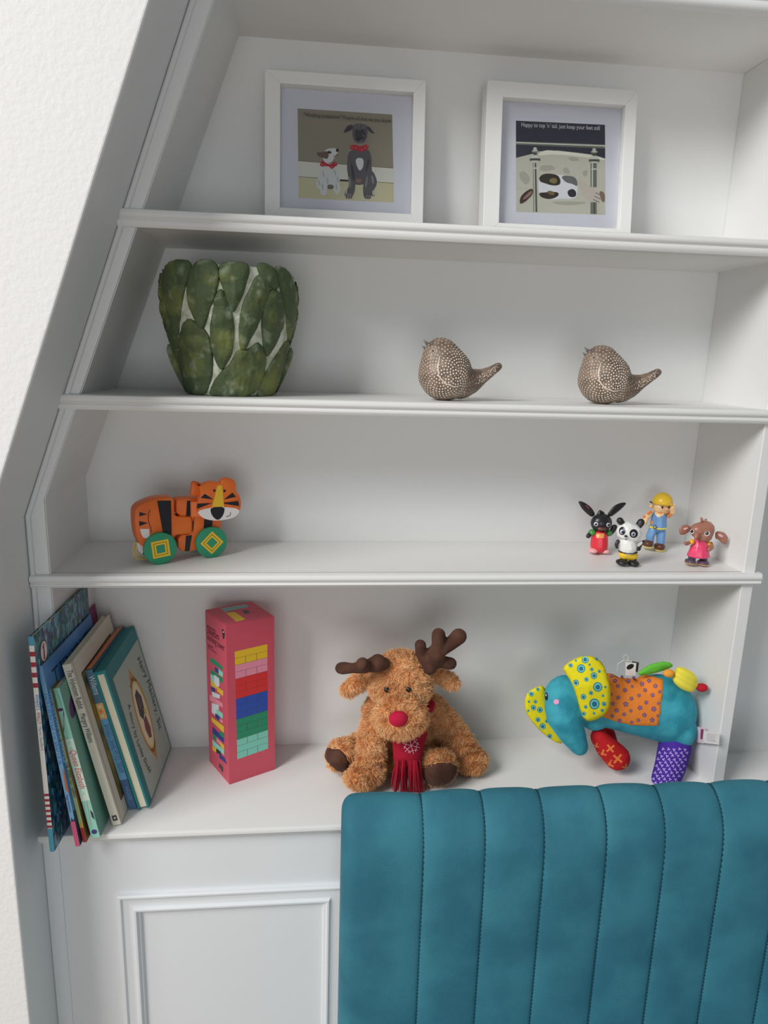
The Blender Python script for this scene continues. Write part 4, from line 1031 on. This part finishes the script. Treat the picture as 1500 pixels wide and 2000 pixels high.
# fur: short curled pile
def np_inside(X, Y, poly):
    c = np.zeros(len(X), bool); j = len(poly) - 1
    for i in range(len(poly)):
        xi, yi = poly[i]; xj, yj = poly[j]
        cond = ((yi > Y) != (yj > Y)) & (X < (xj - xi) * (Y - yi) / (yj - yi + 1e-12) + xi); c ^= cond; j = i
    return c
def fnoise(p, f, seed):
    r = np.random.RandomState(seed); o = np.zeros((len(p), 3))
    for k in range(7):
        A = r.normal(size=(3, 3)) * f * (0.6 + .25 * k); ph = r.uniform(0, 6.28, 3); o += np.sin(p @ A.T + ph)
    return o / 2.6
def fur(name, src, N, length, width, m, parent, excl, seed=5):
    me = src.data; off = np.array(parent_world(src)); me.calc_loop_triangles()
    V = np.array([v.co[:] for v in me.vertices]) + off; NV = np.array([v.normal[:] for v in me.vertices])
    T = np.array([t.vertices[:] for t in me.loop_triangles])
    A = V[T]; ar = np.linalg.norm(np.cross(A[:, 1] - A[:, 0], A[:, 2] - A[:, 0]), axis=1); r = np.random.RandomState(seed)
    ti = r.choice(len(T), N, p=ar / ar.sum()); u = r.rand(N, 1); v = r.rand(N, 1); fl = (u + v) > 1; u = np.where(fl, 1 - u, u); v = np.where(fl, 1 - v, v)
    P0 = A[ti, 0] + (A[ti, 1] - A[ti, 0]) * u + (A[ti, 2] - A[ti, 0]) * v
    n_ = NV[T[ti]].mean(axis=1); n_ /= np.linalg.norm(n_, axis=1)[:, None] + 1e-9
    R = np.array(RC); q = (P0 - np.array(CP)) @ R; X = 750 + FPX * q[:, 0] / q[:, 1]; Y = 1000 - FPX * q[:, 2] / q[:, 1]
    facing = (n_ * (np.array(CP) - P0)).sum(axis=1) > 0
    keep = np.ones(N, bool)
    for po in excl: keep &= ~(np_inside(X, Y, po) & facing)
    keep &= P0[:, 2] > S4 + .0035
    P0 = P0[keep]; n_ = n_[keep]; N = len(P0)
    t1 = fnoise(P0, 170, 1); t2 = fnoise(P0, 420, 2)
    g = np.array([0, 0, -.35])
    d1 = n_ * 1.2 + .45 * t1 + .3 * t2 + g; d1 /= np.linalg.norm(d1, axis=1)[:, None]
    d2 = n_ * .6 + .6 * t1 + .45 * t2 + g * 1.6 + r.normal(size=(N, 3)) * .25; d2 /= np.linalg.norm(d2, axis=1)[:, None]
    L = length * (.6 + .6 * r.rand(N, 1)); M = P0 + d1 * L * .5; Tp_ = M + d2 * L * .55
    sd = np.cross(d1, r.normal(size=(N, 3))); sd /= np.linalg.norm(sd, axis=1)[:, None]; w_ = width * (.7 + .6 * r.rand(N, 1))
    VV = np.stack([P0 - sd * w_, P0 + sd * w_, M - sd * w_ * .8, M + sd * w_ * .8, Tp_], axis=1).reshape(-1, 3)
    VV[:, 2] = np.maximum(VV[:, 2], S4 + .0004); VV -= np.array(parent_world(parent))
    VV[:, 1] = np.minimum(VV[:, 1], D - .001 - parent_world(parent).y)
    b0 = np.arange(N)[:, None] * 5
    F_ = np.concatenate([b0 + [0, 1, 3], b0 + [0, 3, 2], b0 + [2, 3, 4]], axis=1).reshape(-1, 3)
    me2 = bpy.data.meshes.new(name); me2.vertices.add(len(VV)); me2.vertices.foreach_set('co', VV.ravel())
    me2.loops.add(F_.size); me2.loops.foreach_set('vertex_index', F_.ravel().astype(np.int32))
    me2.polygons.add(len(F_)); me2.polygons.foreach_set('loop_start', np.arange(len(F_), dtype=np.int32) * 3)
    me2.update(calc_edges=True); me2.validate()
    o = bpy.data.objects.new(name, me2); COL.objects.link(o); me2.materials.append(m); o.parent = parent; o['kind'] = 'stuff'
    return o
furm = mat('tan_curly_fur', C(222, 166, 114), .85, .15, col2=C(238, 192, 142), nscale=70, lo=.35, hi=.65)
fur('fur', dbody, 120000, .0082, .00036, furm, dr_o, [padL, padR, circ(778, 1404, 20, 17), circ(757, 1348, 5), circ(797, 1347, 5)])

# elephant -----------------------------------------------------------------
el = thing('plush_elephant', 'teal plush elephant with yellow ring-patterned ears and orange flowered saddle', 'soft toy', (.9, .07, S4))
tealp = mat('teal_plush', C(38, 118, 136), .8, .2, bump=.35, bscale=320, sheen=.6, col2=C(58, 142, 156), nscale=26)
ZE = lambda poly: zp(poly, 3.409, 1000, 1250)
bm = bmesh.new()
for q in range(9):
    t = q / 8; E_(bm, 1195 + 115 * t, 1374 + 19 * t, .066, 48 + 8 * t, 42 + 8 * t, 58 + 14 * t)
E_(bm, 1308, 1392, .063, 52, 48, 74); E_(bm, 1190, 1345, .066, 30, 36, 30); E_(bm, 1326, 1423, .060, 37, 42, 46); E_(bm, 1160, 1400, .064, 34, 32, 30)
E_(bm, 1285, 1350, .066, 60, 38, 38)
E_(bm, 1106, 1360, .050, 49, 40, 49); E_(bm, 1102, 1382, .046, 44, 34, 42)
CH(bm, [(1100, 1398, .045), (1116, 1430, .040), (1131, 1458, .034)], [39, 32, 21]); CH(bm, [(1130, 1370, .05), (1170, 1380, .064)], [40, 40])
eb = blob('body', bm, .0028, tealp, el, it=7); ebv = bvh_of(eb)
yelf = mat('yellow_print_cotton', C(205, 192, 30), .75, .2, bump=.25, bscale=300)
earN = smoothpoly(ZE([(335, 180), (400, 130), (470, 103), (550, 108), (610, 160), (640, 250), (658, 340), (655, 430), (620, 500), (540, 542), (480, 537), (450, 460), (430, 380), (400, 290), (350, 215)]), 1)
earF = smoothpoly(ZE([(215, 295), (130, 325), (88, 370), (82, 460), (120, 530), (190, 610), (280, 680), (345, 695), (330, 600), (280, 500), (240, 400)]), 1)
near = pillow('ear', earN, lambda x, y: .008 + .00022 * max(0, 1150 - x) + .00012 * abs(y - 1340), .012, yelf, el, grid=4)
far = pillow('ear', earF, lambda x, y: .078, .010, yelf, el, grid=4)
nb, fb = bvh_of(near), bvh_of(far)
c1, c2, c3 = flat(40, 120, 130, .8), flat(200, 200, 60, .8), flat(45, 70, 120, .8)
def rings(lst, bv, parent):
    for nm, mm, f_, e_ in (('ring_print', c1, 1, .0003), ('ring_print', flat(120, 185, 170, .8), .74, .0005), ('ring_print', flat(30, 95, 125, .8), .52, .0007)):
        patches(nm, [ZE(circ(x, y, r * f_, r * f_ * 1.05, 12))for x, y, r in lst], bv, mm, parent, kind='stuff', eps=e_, grid=9)
rings([(487, 130, 24), (460, 190, 28), (545, 237, 22), (570, 312, 31), (425, 285, 21), (495, 262, 15), (475, 378, 19), (548, 425, 35), (612, 425, 15), (525, 352, 14), (490, 445, 12), (478, 490, 16), (545, 487, 9), (390, 168, 15), (530, 195, 12), (425, 137, 8), (580, 208, 11), (515, 163, 8), (620, 312, 8), (605, 370, 9), (600, 468, 11), (562, 126, 12)], nb, near)
rings([(127, 357, 18), (172, 328, 12), (142, 450, 17), (185, 465, 19), (172, 530, 16), (203, 575, 21), (250, 640, 16), (155, 410, 12), (112, 410, 8), (230, 540, 12), (108, 470, 8)], fb, far)
orf = mat('orange_print_cotton', C(212, 122, 48), .8, .2, bump=.25, bscale=300)
sadp = ZE([(600, 205), (760, 212), (900, 222), (1012, 262), (1008, 340), (992, 480), (975, 577), (900, 577), (800, 572), (700, 550), (590, 512), (560, 400), (580, 300)])
sad = patch('saddle', sadp, ebv, orf, el, eps=.0018, dome=.0008, grid=4, sink=.001); sv = bvh_of(sad)
zc = lambda x, y: (x / 6.25 + 1190, y / 6.25 + 1260)
fls = [(70, 435, 26), (155, 385, 18), (230, 440, 28), (300, 400, 22), (105, 500, 22), (192, 550, 26), (280, 505, 18), (400, 475, 28), (485, 435, 26), (437, 550, 24), (562, 500, 26), (615, 570, 20), (527, 610, 26), (362, 615, 22), (270, 652, 24), (110, 640, 24), (200, 720, 30), (450, 700, 24), (375, 765, 28), (543, 780, 30), (600, 712, 20), (90, 795, 26), (262, 800, 20), (180, 845, 24), (355, 915, 22), (427, 852, 26), (523, 912, 28), (590, 860, 16), (35, 865, 22), (125, 920, 24), (270, 940, 20), (40, 715, 26), (20, 600, 22), (25, 380, 22)]
def petals(x, y, r, a0=0): 
    cx_, cy_ = zc(x, y); R_ = r / 6.25
    return [(cx_ + R_ * (1 + .22 * math.cos(5 * t)) * math.cos(t + a0), cy_ + R_ * (1 + .22 * math.cos(5 * t)) * math.sin(t + a0)) for t in [2 * math.pi * i / 20 for i in range(20)]]
patches('flower_print', [petals(x, y, r, i) for i, (x, y, r) in enumerate(fls)], sv, flat(120, 72, 95, .8), sad, kind='stuff', eps=.0004, grid=12)
patches('flower_print', [circ(*zc(x, y), r * .35 / 6.25, n=8) for x, y, r in fls], sv, flat(110, 115, 150, .8), sad, kind='stuff', eps=.0006, grid=12)
# face
patch('eye', ZE(oval(232, 375, 9, 26, .0)), ebv, blk, el, eps=.0012, grid=3); patch('eye_glint', ZE(oval(233, 367, 3.5, 7, 0)), ebv, whi, el, eps=.0017, grid=3)
patch('cheek', ZE(oval(297, 410, 18, 17, 0)), ebv, flat(215, 150, 190, .8), el, eps=.0012, grid=3)
# legs
redf = mat('red_print_cotton', C(165, 26, 30), .8, .2, bump=.25, bscale=300); purf = mat('purple_print_cotton', C(62, 38, 130), .8, .2, bump=.25, bscale=300)
bm = bmesh.new(); CH(bm, [(1170, 1440, .055), (1188, 1462, .050), (1205, 1479, .047)], [20, 27, 30]); l1 = blob('leg', bm, .0024, redf, el, it=4); floorclip(l1, S4 + .0004)
bm = bmesh.new(); CH(bm, [(1318, 1458, .052), (1310, 1493, .038), (1300, 1522, .026)], [37, 35, 32]); E_(bm, 1300, 1530, .024, 32, 30, 20); l2 = blob('leg', bm, .0024, purf, el, it=4); floorclip(l2, S4 + .0004)
bm = bmesh.new(); CH(bm, [(1185, 1435, .095), (1193, 1470, .100)], [20, 22]); l3 = blob('leg', bm, .0024, redf, el, it=4); floorclip(l3, S4 + .0004)
bm = bmesh.new(); CH(bm, [(1310, 1450, .095), (1305, 1470, .105)], [26, 25]); l4 = blob('leg', bm, .0024, purf, el, it=4); floorclip(l4, S4 + .0004)
rb, pbv = bvh_of(l1), bvh_of(l2)
def cross(x, y, r, a0, w_=.2):
    o = []
    for k in range(4):
        an = a0 + k * math.pi / 2
        for da, rr in ((-w_, r), (w_, r), (math.pi / 4, r * .26)): o.append((x + rr * math.cos(an + da), y + rr * math.sin(an + da)))
    return ZE(o)
patches('cross_print', [cross(602, 757, 30, .3), cross(655, 722, 32, .9), cross(703, 790, 38, .7), cross(648, 826, 34, .5), cross(755, 848, 26, .2), cross(560, 705, 22, .4)], rb, flat(222, 120, 60, .8), l1, kind='stuff', eps=.0004, grid=10)
tri = []
for iy in range(12):
    for ix in range(8):
        x = 935 + ix * 36 + (18 if iy % 2 else 0); y = 728 + iy * 22 + random.uniform(-3, 3); an = random.random() * 6
        x -= iy * 5
        o = []
        for k in range(3):
            a1 = an + k * 2.094
            for da, rr in ((-.42, 11), (.42, 11), (1.047, 3.2)): o.append((x + rr * math.cos(a1 + da), y + rr * math.sin(a1 + da)))
        cx_, cy_ = x / 3.409 + 1000, y / 3.409 + 1250
        if pbv.ray_cast(CP, ray(cx_ - 4, cy_))[0] and pbv.ray_cast(CP, ray(cx_ + 4, cy_))[0]: tri.append(ZE(o))
patches('triangle_print', tri, pbv, flat(170, 150, 215, .8), l2, kind='stuff', eps=.0004, grid=12)
# bits on its back
pillow('felt_leaf', smoothpoly(ZE([(828, 228), (870, 190), (940, 152), (1040, 140), (1078, 170), (1045, 192), (950, 222), (870, 240)]), 1), .058, .012, mat('green_plush', C(88, 165, 55), .85, .2, sheen=.5, bump=.3, bscale=400), el, grid=3, edge=.006)
bm = bmesh.new(); E_(bm, 1338, 1327, .040, 33, 20, 20, Matrix.Rotation(.55, 3, 'Y'))
for k in range(-1, 2): E_(bm, 1338 + k * 3, 1327 - k * 9, .033, 30, 14, 12, Matrix.Rotation(.55, 3, 'Y'))
blob('tail_flower', bm, .0014, mat('yellow_plush', C(218, 205, 70), .85, .2, sheen=.5, bump=.3, bscale=400), el, it=3)
bm = bmesh.new(); E_(bm, 1306, 1315, .032, 12.5, 9, 9.5); obj('orange_bobble', bm, flat(235, 160, 60, .85), el, True)
bm = bmesh.new(); E_(bm, 1371, 1343, .034, 13.5, 10, 9.5); obj('red_bobble', bm, mat('deep_red_plush', C(150, 22, 38), .85, .2, sheen=.5), el, True)
tagp = ZE([(757, 150), (828, 155), (820, 240), (757, 235)])
bm = bmesh.new(); prism(bm, [P(x, y, .072) for x, y in tagp], (0, .0012, 0)); tg_ = obj('woven_tag', bm, whi, el)
a = Art(Plane((0, .072, 0), (0, -1, 0))); a.add(ZE(oval(787, 178, 27, 16, -.5)), blk); a.done('tag_print', tg_)
bm = bmesh.new(); prism(bm, [P(x, y, .076) for x, y in ZE([(800, 142), (845, 150), (838, 215), (815, 210)])], (0, .001, 0)); obj('woven_tag', bm, flat(50, 50, 52), el)
bm = bmesh.new()
tube(bm, [P(*q, .078) for q in ZE([(700, 205), (705, 160), (740, 135), (800, 140), (850, 160), (900, 172)])], .0005, 5); tube(bm, [P(*q, .08) for q in ZE([(755, 150), (740, 110), (760, 95), (775, 120), (760, 150)])], .0005, 5)
obj('thread_loops', bm, flat(190, 190, 180), el, kind='stuff')
def lab(nm, poly, mm, Y0, Y1, lines):
    x0 = min(p[0] for p in ZE(poly)); x1 = max(p[0] for p in ZE(poly)); Yx = lambda x: Y0 + (Y1 - Y0) * (x - x0) / (x1 - x0)
    pts = [P(x, y, Yx(x)) for x, y in ZE(poly)]; n = (pts[1] - pts[0]).cross(pts[2] - pts[1]).normalized()
    if n.y > 0: n = -n
    bm = bmesh.new(); prism(bm, pts, -n * .0006); lb = obj(nm, bm, mm, el)
    a = Art(Plane(pts[0], n))
    for q, c_ in lines: a.add(ZE(q), c_)
    a.done('label_print', lb)
lab('brand_label', [(1232, 578), (1287, 587), (1277, 690), (1230, 682)], flat(215, 190, 200), .045, .022, [([(1258, 592), (1276, 596), (1268, 662), (1254, 658)], flat(120, 50, 80))])
lab('care_label', [(1278, 603), (1382, 620), (1377, 697), (1272, 685)], whi, .022, -.016, [([(1297, 622 + k * 9), (1368 - (k * 13) % 20, 632 + k * 9), (1368 - (k * 13) % 20, 635 + k * 9), (1297, 625 + k * 9)], flat(150, 150, 150)) for k in range(6)])

# ------------------------------------------------------------------ little figures on the third shelf
def gl(r, g, b): return flat(r, g, b, .3, .5)
class Fig:
    def __init__(s, name, label, px, py, Y):
        s.Y = Y; q = P(px, py, Y); s.o = thing(name, label, 'figurine', (q.x, Y, S3), 'toy figures at the right end of the third shelf')
    def e(s, nm, x, y, rx, ry, rz, m, dy=0, rot=0):
        bm = bmesh.new(); E_(bm, x, y, s.Y + dy, rx, ry, rz, Matrix.Rotation(rot, 3, 'Y') if rot else None); o = obj(nm, bm, m, s.o, True); floorclip(o, S3 + .0002); return o
    def c(s, nm, pts, rad, m, it=3):
        bm = bmesh.new(); CH(bm, [(x, y, s.Y + dy) for x, y, dy in pts], rad); o = blob(nm, bm, .0009, m, s.o, it=it); floorclip(o, S3 + .0002); return o
    def p(s, nm, poly, bv, m, eps=.0003): return patch(nm, poly, bv, m, s.o, eps=eps, grid=2.5)
    def w(s, nm, poly, m, th=.004, dy=0): return pillow(nm, smoothpoly(poly, 1), s.Y + dy, th, m, s.o, grid=2.5, edge=.004)
K = gl(28, 27, 30)
R1 = lambda poly: zp(poly, 10, 1110, 950)
R2 = lambda poly: zp(poly, 7.895, 1240, 940)
# rabbit
f = Fig('toy_rabbit', 'small black toy rabbit figure in red dungarees with long spread ears', 1171, 1080, .100)
hd = f.e('head', 1174.5, 1021, 22.5, 17, 20, K); hb = bvh_of(hd)
f.w('ear', R1([(195, 290), (270, 290), (400, 365), (480, 450), (530, 550), (455, 605), (350, 525), (260, 430), (205, 330)]), K, dy=.002); f.w('ear', R1([(1150, 318), (1040, 312), (900, 368), (810, 470), (755, 555), (830, 600), (930, 530), (1050, 430)]), K, dy=.002)
f.w('inner_ear', R1([(320, 350), (370, 370), (440, 440), (430, 480), (370, 430)]), gl(95, 45, 60), th=.001, dy=-.0006)
f.c('tuft', [(1170, 1005, 0), (1172, 999, 0), (1178, 1002, 0)], [5, 3.5, 3], K)
bd = f.c('dungarees', [(1171, 1050, 0), (1170, 1065, 0)], [17.5, 18.5], gl(188, 40, 52)); bb = bvh_of(bd)
for x in (1158, 1182): f.e('foot', x, 1075 + (x > 1170), 10, 12, 5.5, gl(225, 165, 165), dy=-.004)
f.e('sleeve', 1156.5, 1040, 8, 8, 7, gl(60, 120, 60)); f.e('sleeve', 1189, 1041, 7.5, 8, 7, gl(60, 120, 60))
f.c('arm', [(1153, 1042, 0), (1149, 1047, -.002)], [5, 5], K); f.c('arm', [(1192, 1042, 0), (1197, 1035, 0), (1200, 1030, 0)], [5, 6, 6.5], K)
f.e('muzzle', 1175.5, 1032.5, 9, 5, 4, gl(95, 62, 58), dy=-.012); f.p('nose', circ(1176, 1028.5, 2.5, 1.6), hb, gl(60, 25, 30), .0035)
f.p('bib', [(1164, 1042), (1180, 1042), (1179, 1051), (1165, 1051)], bb, gl(225, 150, 85))
for x, y, dx in ((1164, 1023.5, 0), (1188, 1025, .5)):
    f.p('eye', circ(x, y, 4.0, 4.0), hb, gl(205, 205, 215)); f.p('pupil', circ(x + dx, y + .3, 2.6, 2.6), hb, K, .0006); f.p('glint', circ(x - 1.5, y - 1.5, 1.1, 1.1, 8), hb, gl(230, 230, 230), .0009)
# panda
f = Fig('toy_panda', 'small toy panda figure in yellow shorts in front of the black rabbit', 1225, 1103, .037)
Wt = gl(215, 215, 212); Yl = gl(225, 185, 45)
hd = f.c('head', [(1224, 1038, 0), (1233, 1041, 0)], [21.5, 21.5], Wt); hb = bvh_of(hd)
f.c('ear', [(1211, 1017, .002), (1214, 1021, .002)], [7.5, 7], K); f.c('ear', [(1252, 1020, .002), (1248, 1026, .002)], [8, 7.5], K)
f.c('torso', [(1225, 1060, .001), (1226, 1068, .001)], [18.5, 19.5], Wt)
f.e('belt', 1226.5, 1077, 20.5, 17, 3.5, K, dy=.001); f.c('shorts', [(1219, 1083, .001), (1235, 1084, .001)], [12, 12], Yl)
f.c('leg', [(1219, 1088, .001), (1218, 1096, 0)], [8.5, 8], K); f.c('leg', [(1236, 1089, .001), (1236, 1097, 0)], [8.5, 8], K)
f.e('foot', 1215, 1098, 13, 14, 6.5, K, dy=-.004); f.e('foot', 1237, 1100, 12, 14, 6.5, K, dy=-.004)
f.c('arm', [(1207, 1057, 0), (1204, 1063, -.001), (1205, 1069, -.002)], [4, 4, 3.5], K); f.c('arm', [(1246, 1064, 0), (1251, 1060, -.002)], [6, 5], Wt); f.c('arm', [(1248, 1068, 0), (1252, 1062, -.002), (1256, 1058, -.001)], [5, 4, 3.5], K); f.e('hand', 1247, 1072, 5, 5, 4.5, K, dy=-.004)
for (x, y, a_, b__), pu in (((1215.5, 1037, 6.5, 8), (1216, 1039)), ((1237.5, 1042, 8.3, 8.5), (1236.5, 1043.5))):
    f.p('eye_patch', circ(x, y, a_, b__), hb, K); f.p('eye', circ(x - .8, y + 1.2, a_ * .5, b__ * .5), hb, gl(185, 190, 205), .0006); f.p('pupil', circ(pu[0], pu[1] - .2, 2.2, 2.4), hb, K, .0009); f.p('glint', circ(pu[0] - 1.2, pu[1] - 1.3, .9, .9, 8), hb, gl(230, 230, 230), .0012)
f.e('nose', 1222.5, 1047.5, 3.5, 3, 2.6, K, dy=-.0150)
f.p('mouth', [(1219, 1051), (1222.5, 1053), (1226, 1051.2), (1222.5, 1054.6)], hb, K, .0004)
# builder
f = Fig('toy_builder', 'small toy workman figure in yellow hard hat and blue dungarees', 1281, 1073, .124)
sk = gl(218, 185, 140); bl_ = gl(92, 130, 172); brn = gl(82, 48, 38); orc = gl(205, 115, 55); cr = gl(225, 195, 150)
hd = f.c('head', [(1289, 990, 0), (1297, 991.5, 0)], [15.5, 15.5], sk); hb = bvh_of(hd)
hh = f.e('hard_hat', 1293.5, 982, 20.5, 21, 22, Yl); zc_ = P(1293, 983.5, f.Y).z - parent_world(hh).z
for v in hh.data.vertices: v.co.z = max(v.co.z, zc_)
f.e('hat_brim', 1295, 983, 23.5, 20, 3, Yl, dy=-.003, rot=.06)
f.e('ear', 1271.5, 988, 4, 4, 5, sk); f.c('hair', [(1270, 980, 0), (1274, 982, -.003)], [1.8, 1.8], K)
f.e('nose', 1301, 994.5, 4, 5, 3.6, gl(225, 170, 140), dy=-.012)
for x, y in ((1293.5, 991), (1307, 991)): f.p('eye', circ(x, y, 2.2, 2.6, 10), hb, K, .0004)
tr_ = f.c('dungarees', [(1287, 1010, 0), (1286, 1026, 0)], [16, 17], bl_); tb_ = bvh_of(tr_)
f.p('neckerchief', [(1278, 998), (1298, 998), (1296, 1006), (1287, 1011), (1280, 1005)], tb_, cr, .0006); f.p('neckerchief_check', [(1284, 999), (1294, 1000), (1293, 1004), (1285, 1003)], tb_, orc, .0009)
f.e('belt', 1285, 1029.5, 19, 17.5, 4.2, gl(205, 195, 70)); 
f.p('pocket', [(1270, 1016), (1277, 1018), (1275, 1024), (1269, 1022)], tb_, gl(190, 130, 80), .0005)
f.e('buckle', 1279, 1029.5, 4, 2.5, 4, gl(80, 65, 50), dy=-.0135); f.e('buckle_stud', 1279, 1029.5, 1.6, 1.5, 1.6, gl(225, 225, 225), dy=-.0158)
f.c('sleeve', [(1270, 1002, 0), (1262, 1011, -.002), (1258, 1021, -.003)], [6, 6.5, 6], cr); 
for x, y in ((1266, 1003), (1258, 1009), (1264, 1012), (1256, 1018), (1261, 1022), (1270, 1000)): f.e('sleeve_check', x, y, 3, 3, 3, orc, dy=-.0045)
f.c('sleeve', [(1303, 1003, 0), (1307, 1007, -.004), (1312, 1002, -.008)], [5.5, 5.5, 5], cr); 
for x, y in ((1303, 1001), (1309, 1006), (1305, 1008), (1312, 1003)): f.e('sleeve_check', x, y, 2.6, 2.6, 2.4, orc, dy=-.010)
f.c('hand', [(1314, 1000, -.010), (1313, 991, -.012)], [6.5, 6], sk); f.c('fingers', [(1311, 988, -.013), (1311, 984.5, -.013)], [2.6, 2.2], sk); f.c('fingers', [(1315.5, 988, -.013), (1316.5, 985, -.013)], [2.6, 2.2], sk)
f.c('trouser_leg', [(1275, 1036, 0), (1270, 1046, 0), (1269, 1057, 0)], [9.5, 9, 8.5], bl_); f.c('trouser_leg', [(1291, 1037, 0), (1291, 1048, -.001), (1290, 1061, -.002)], [10, 9.5, 9], bl_)
f.e('boot', 1265, 1061, 11.5, 14, 7.5, brn, dy=-.003); f.e('boot', 1288, 1067, 11, 14, 8, brn, dy=-.004)
f.e('sole', 1265, 1067, 11.5, 15, 2.2, gl(215, 195, 120), dy=-.003); f.e('sole', 1287.5, 1073.5, 11.5, 15, 2.2, gl(215, 195, 120), dy=-.004)
# brown elephant
f = Fig('toy_elephant', 'small brown toy elephant figure in a pink dress, nearest the right wall', 1362, 1102, .0365)
Br = gl(138, 92, 76); Pk = gl(200, 62, 98)
hd = f.c('head', [(1362, 1036, 0), (1378, 1034, 0), (1374, 1044, 0)], [16, 19, 19], Br, it=6); hb = bvh_of(hd)
f.w('ear', R2([(855, 690), (780, 665), (710, 688), (678, 750), (690, 820), (750, 828), (800, 800), (858, 765)]), Br, dy=.001); f.w('ear', R2([(1240, 770), (1330, 772), (1400, 808), (1438, 870), (1415, 972), (1345, 962), (1290, 895), (1235, 885)]), Br, dy=.001)
f.w('inner_ear', R2([(740, 735), (790, 708), (830, 715), (820, 745), (770, 760)]), gl(215, 165, 165), th=.0012, dy=-.0018); f.w('inner_ear', R2([(1270, 815), (1320, 805), (1370, 840), (1365, 880), (1300, 865)]), gl(215, 165, 165), th=.0012, dy=-.0018)
f.c('tuft', [(1371, 1017, 0), (1370, 1012, 0)], [3.5, 2.5], Br); f.c('tuft', [(1377, 1018, 0), (1379, 1014, 0)], [3.2, 2.3], Br)
f.c('trunk', [(1361, 1044, -.012), (1359, 1050, -.015)], [6, 4.2], Br)
for (x, y, a_, b__), (qx, qy, qa) in (((1351.8, 1038, 4, 4.6), (1351.8, 1037.4, 3)), ((1381, 1042, 5.4, 4.8), (1380.6, 1041.5, 3.7))):
    f.p('eye', circ(x, y, a_, b__), hb, gl(215, 212, 210)); f.p('pupil', circ(qx, qy, qa, qa * 1.05), hb, K, .0006); f.p('glint', circ(qx - 1.5, qy - 1.5, 1, 1, 8), hb, gl(230, 230, 230), .0009)
bm = bmesh.new(); kS = S(.0365); c0 = P(1363.5, 1088, .0365)
lathe(bm, [(0, 0), (22 * kS, .001), (23 * kS, .003), (19.5 * kS, .012), (16 * kS, .021), (15.5 * kS, .0215), (13 * kS, .027), (9 * kS, .030), (0, .031)], c0, 40)
for v in bm.verts:
    an = math.atan2(v.co.y - c0.y, v.co.x - c0.x); hgt = (v.co.z - c0.z) / .03; sc_ = 1 + .05 * math.cos(an * 11) * max(0, 1 - hgt); v.co.x = c0.x + (v.co.x - c0.x) * sc_; v.co.y = c0.y + (v.co.y - c0.y) * sc_ * .85
obj('dress', bm, Pk, f.o, True)
f.e('dress_band', 1363.5, 1068, 17, 14.5, 2, gl(190, 55, 90)); 
f.e('sleeve', 1351, 1058, 5.5, 6, 6, gl(225, 170, 50), dy=-.003); f.e('sleeve', 1383, 1062, 5.5, 6, 6, gl(225, 170, 50), dy=-.002)
f.c('arm', [(1346, 1060, -.003), (1341, 1062, -.005), (1338, 1061, -.006)], [4, 4.3, 3.5], Br); f.c('arm', [(1388, 1062, -.002), (1390, 1069, -.006), (1385, 1073, -.011)], [5, 5, 5], Br)
f.c('leg', [(1352, 1086, 0), (1351, 1093, 0)], [8, 8], gl(48, 55, 90)); f.c('leg', [(1373, 1087, 0), (1374, 1094, 0)], [8.5, 8.5], gl(48, 55, 90))
gd = gl(150, 115, 85)
f.e('shoe', 1348.5, 1096, 11, 13, 5.5, gl(70, 60, 75), dy=-.004); f.e('shoe', 1373, 1098.5, 12, 13, 5.8, gl(70, 60, 75), dy=-.004); f.e('shoe_sole', 1348, 1099, 11.5, 13.5, 3.2, gd, dy=-.0045); f.e('shoe_sole', 1373, 1101.5, 12.5, 13.5, 3.2, gd, dy=-.0045)
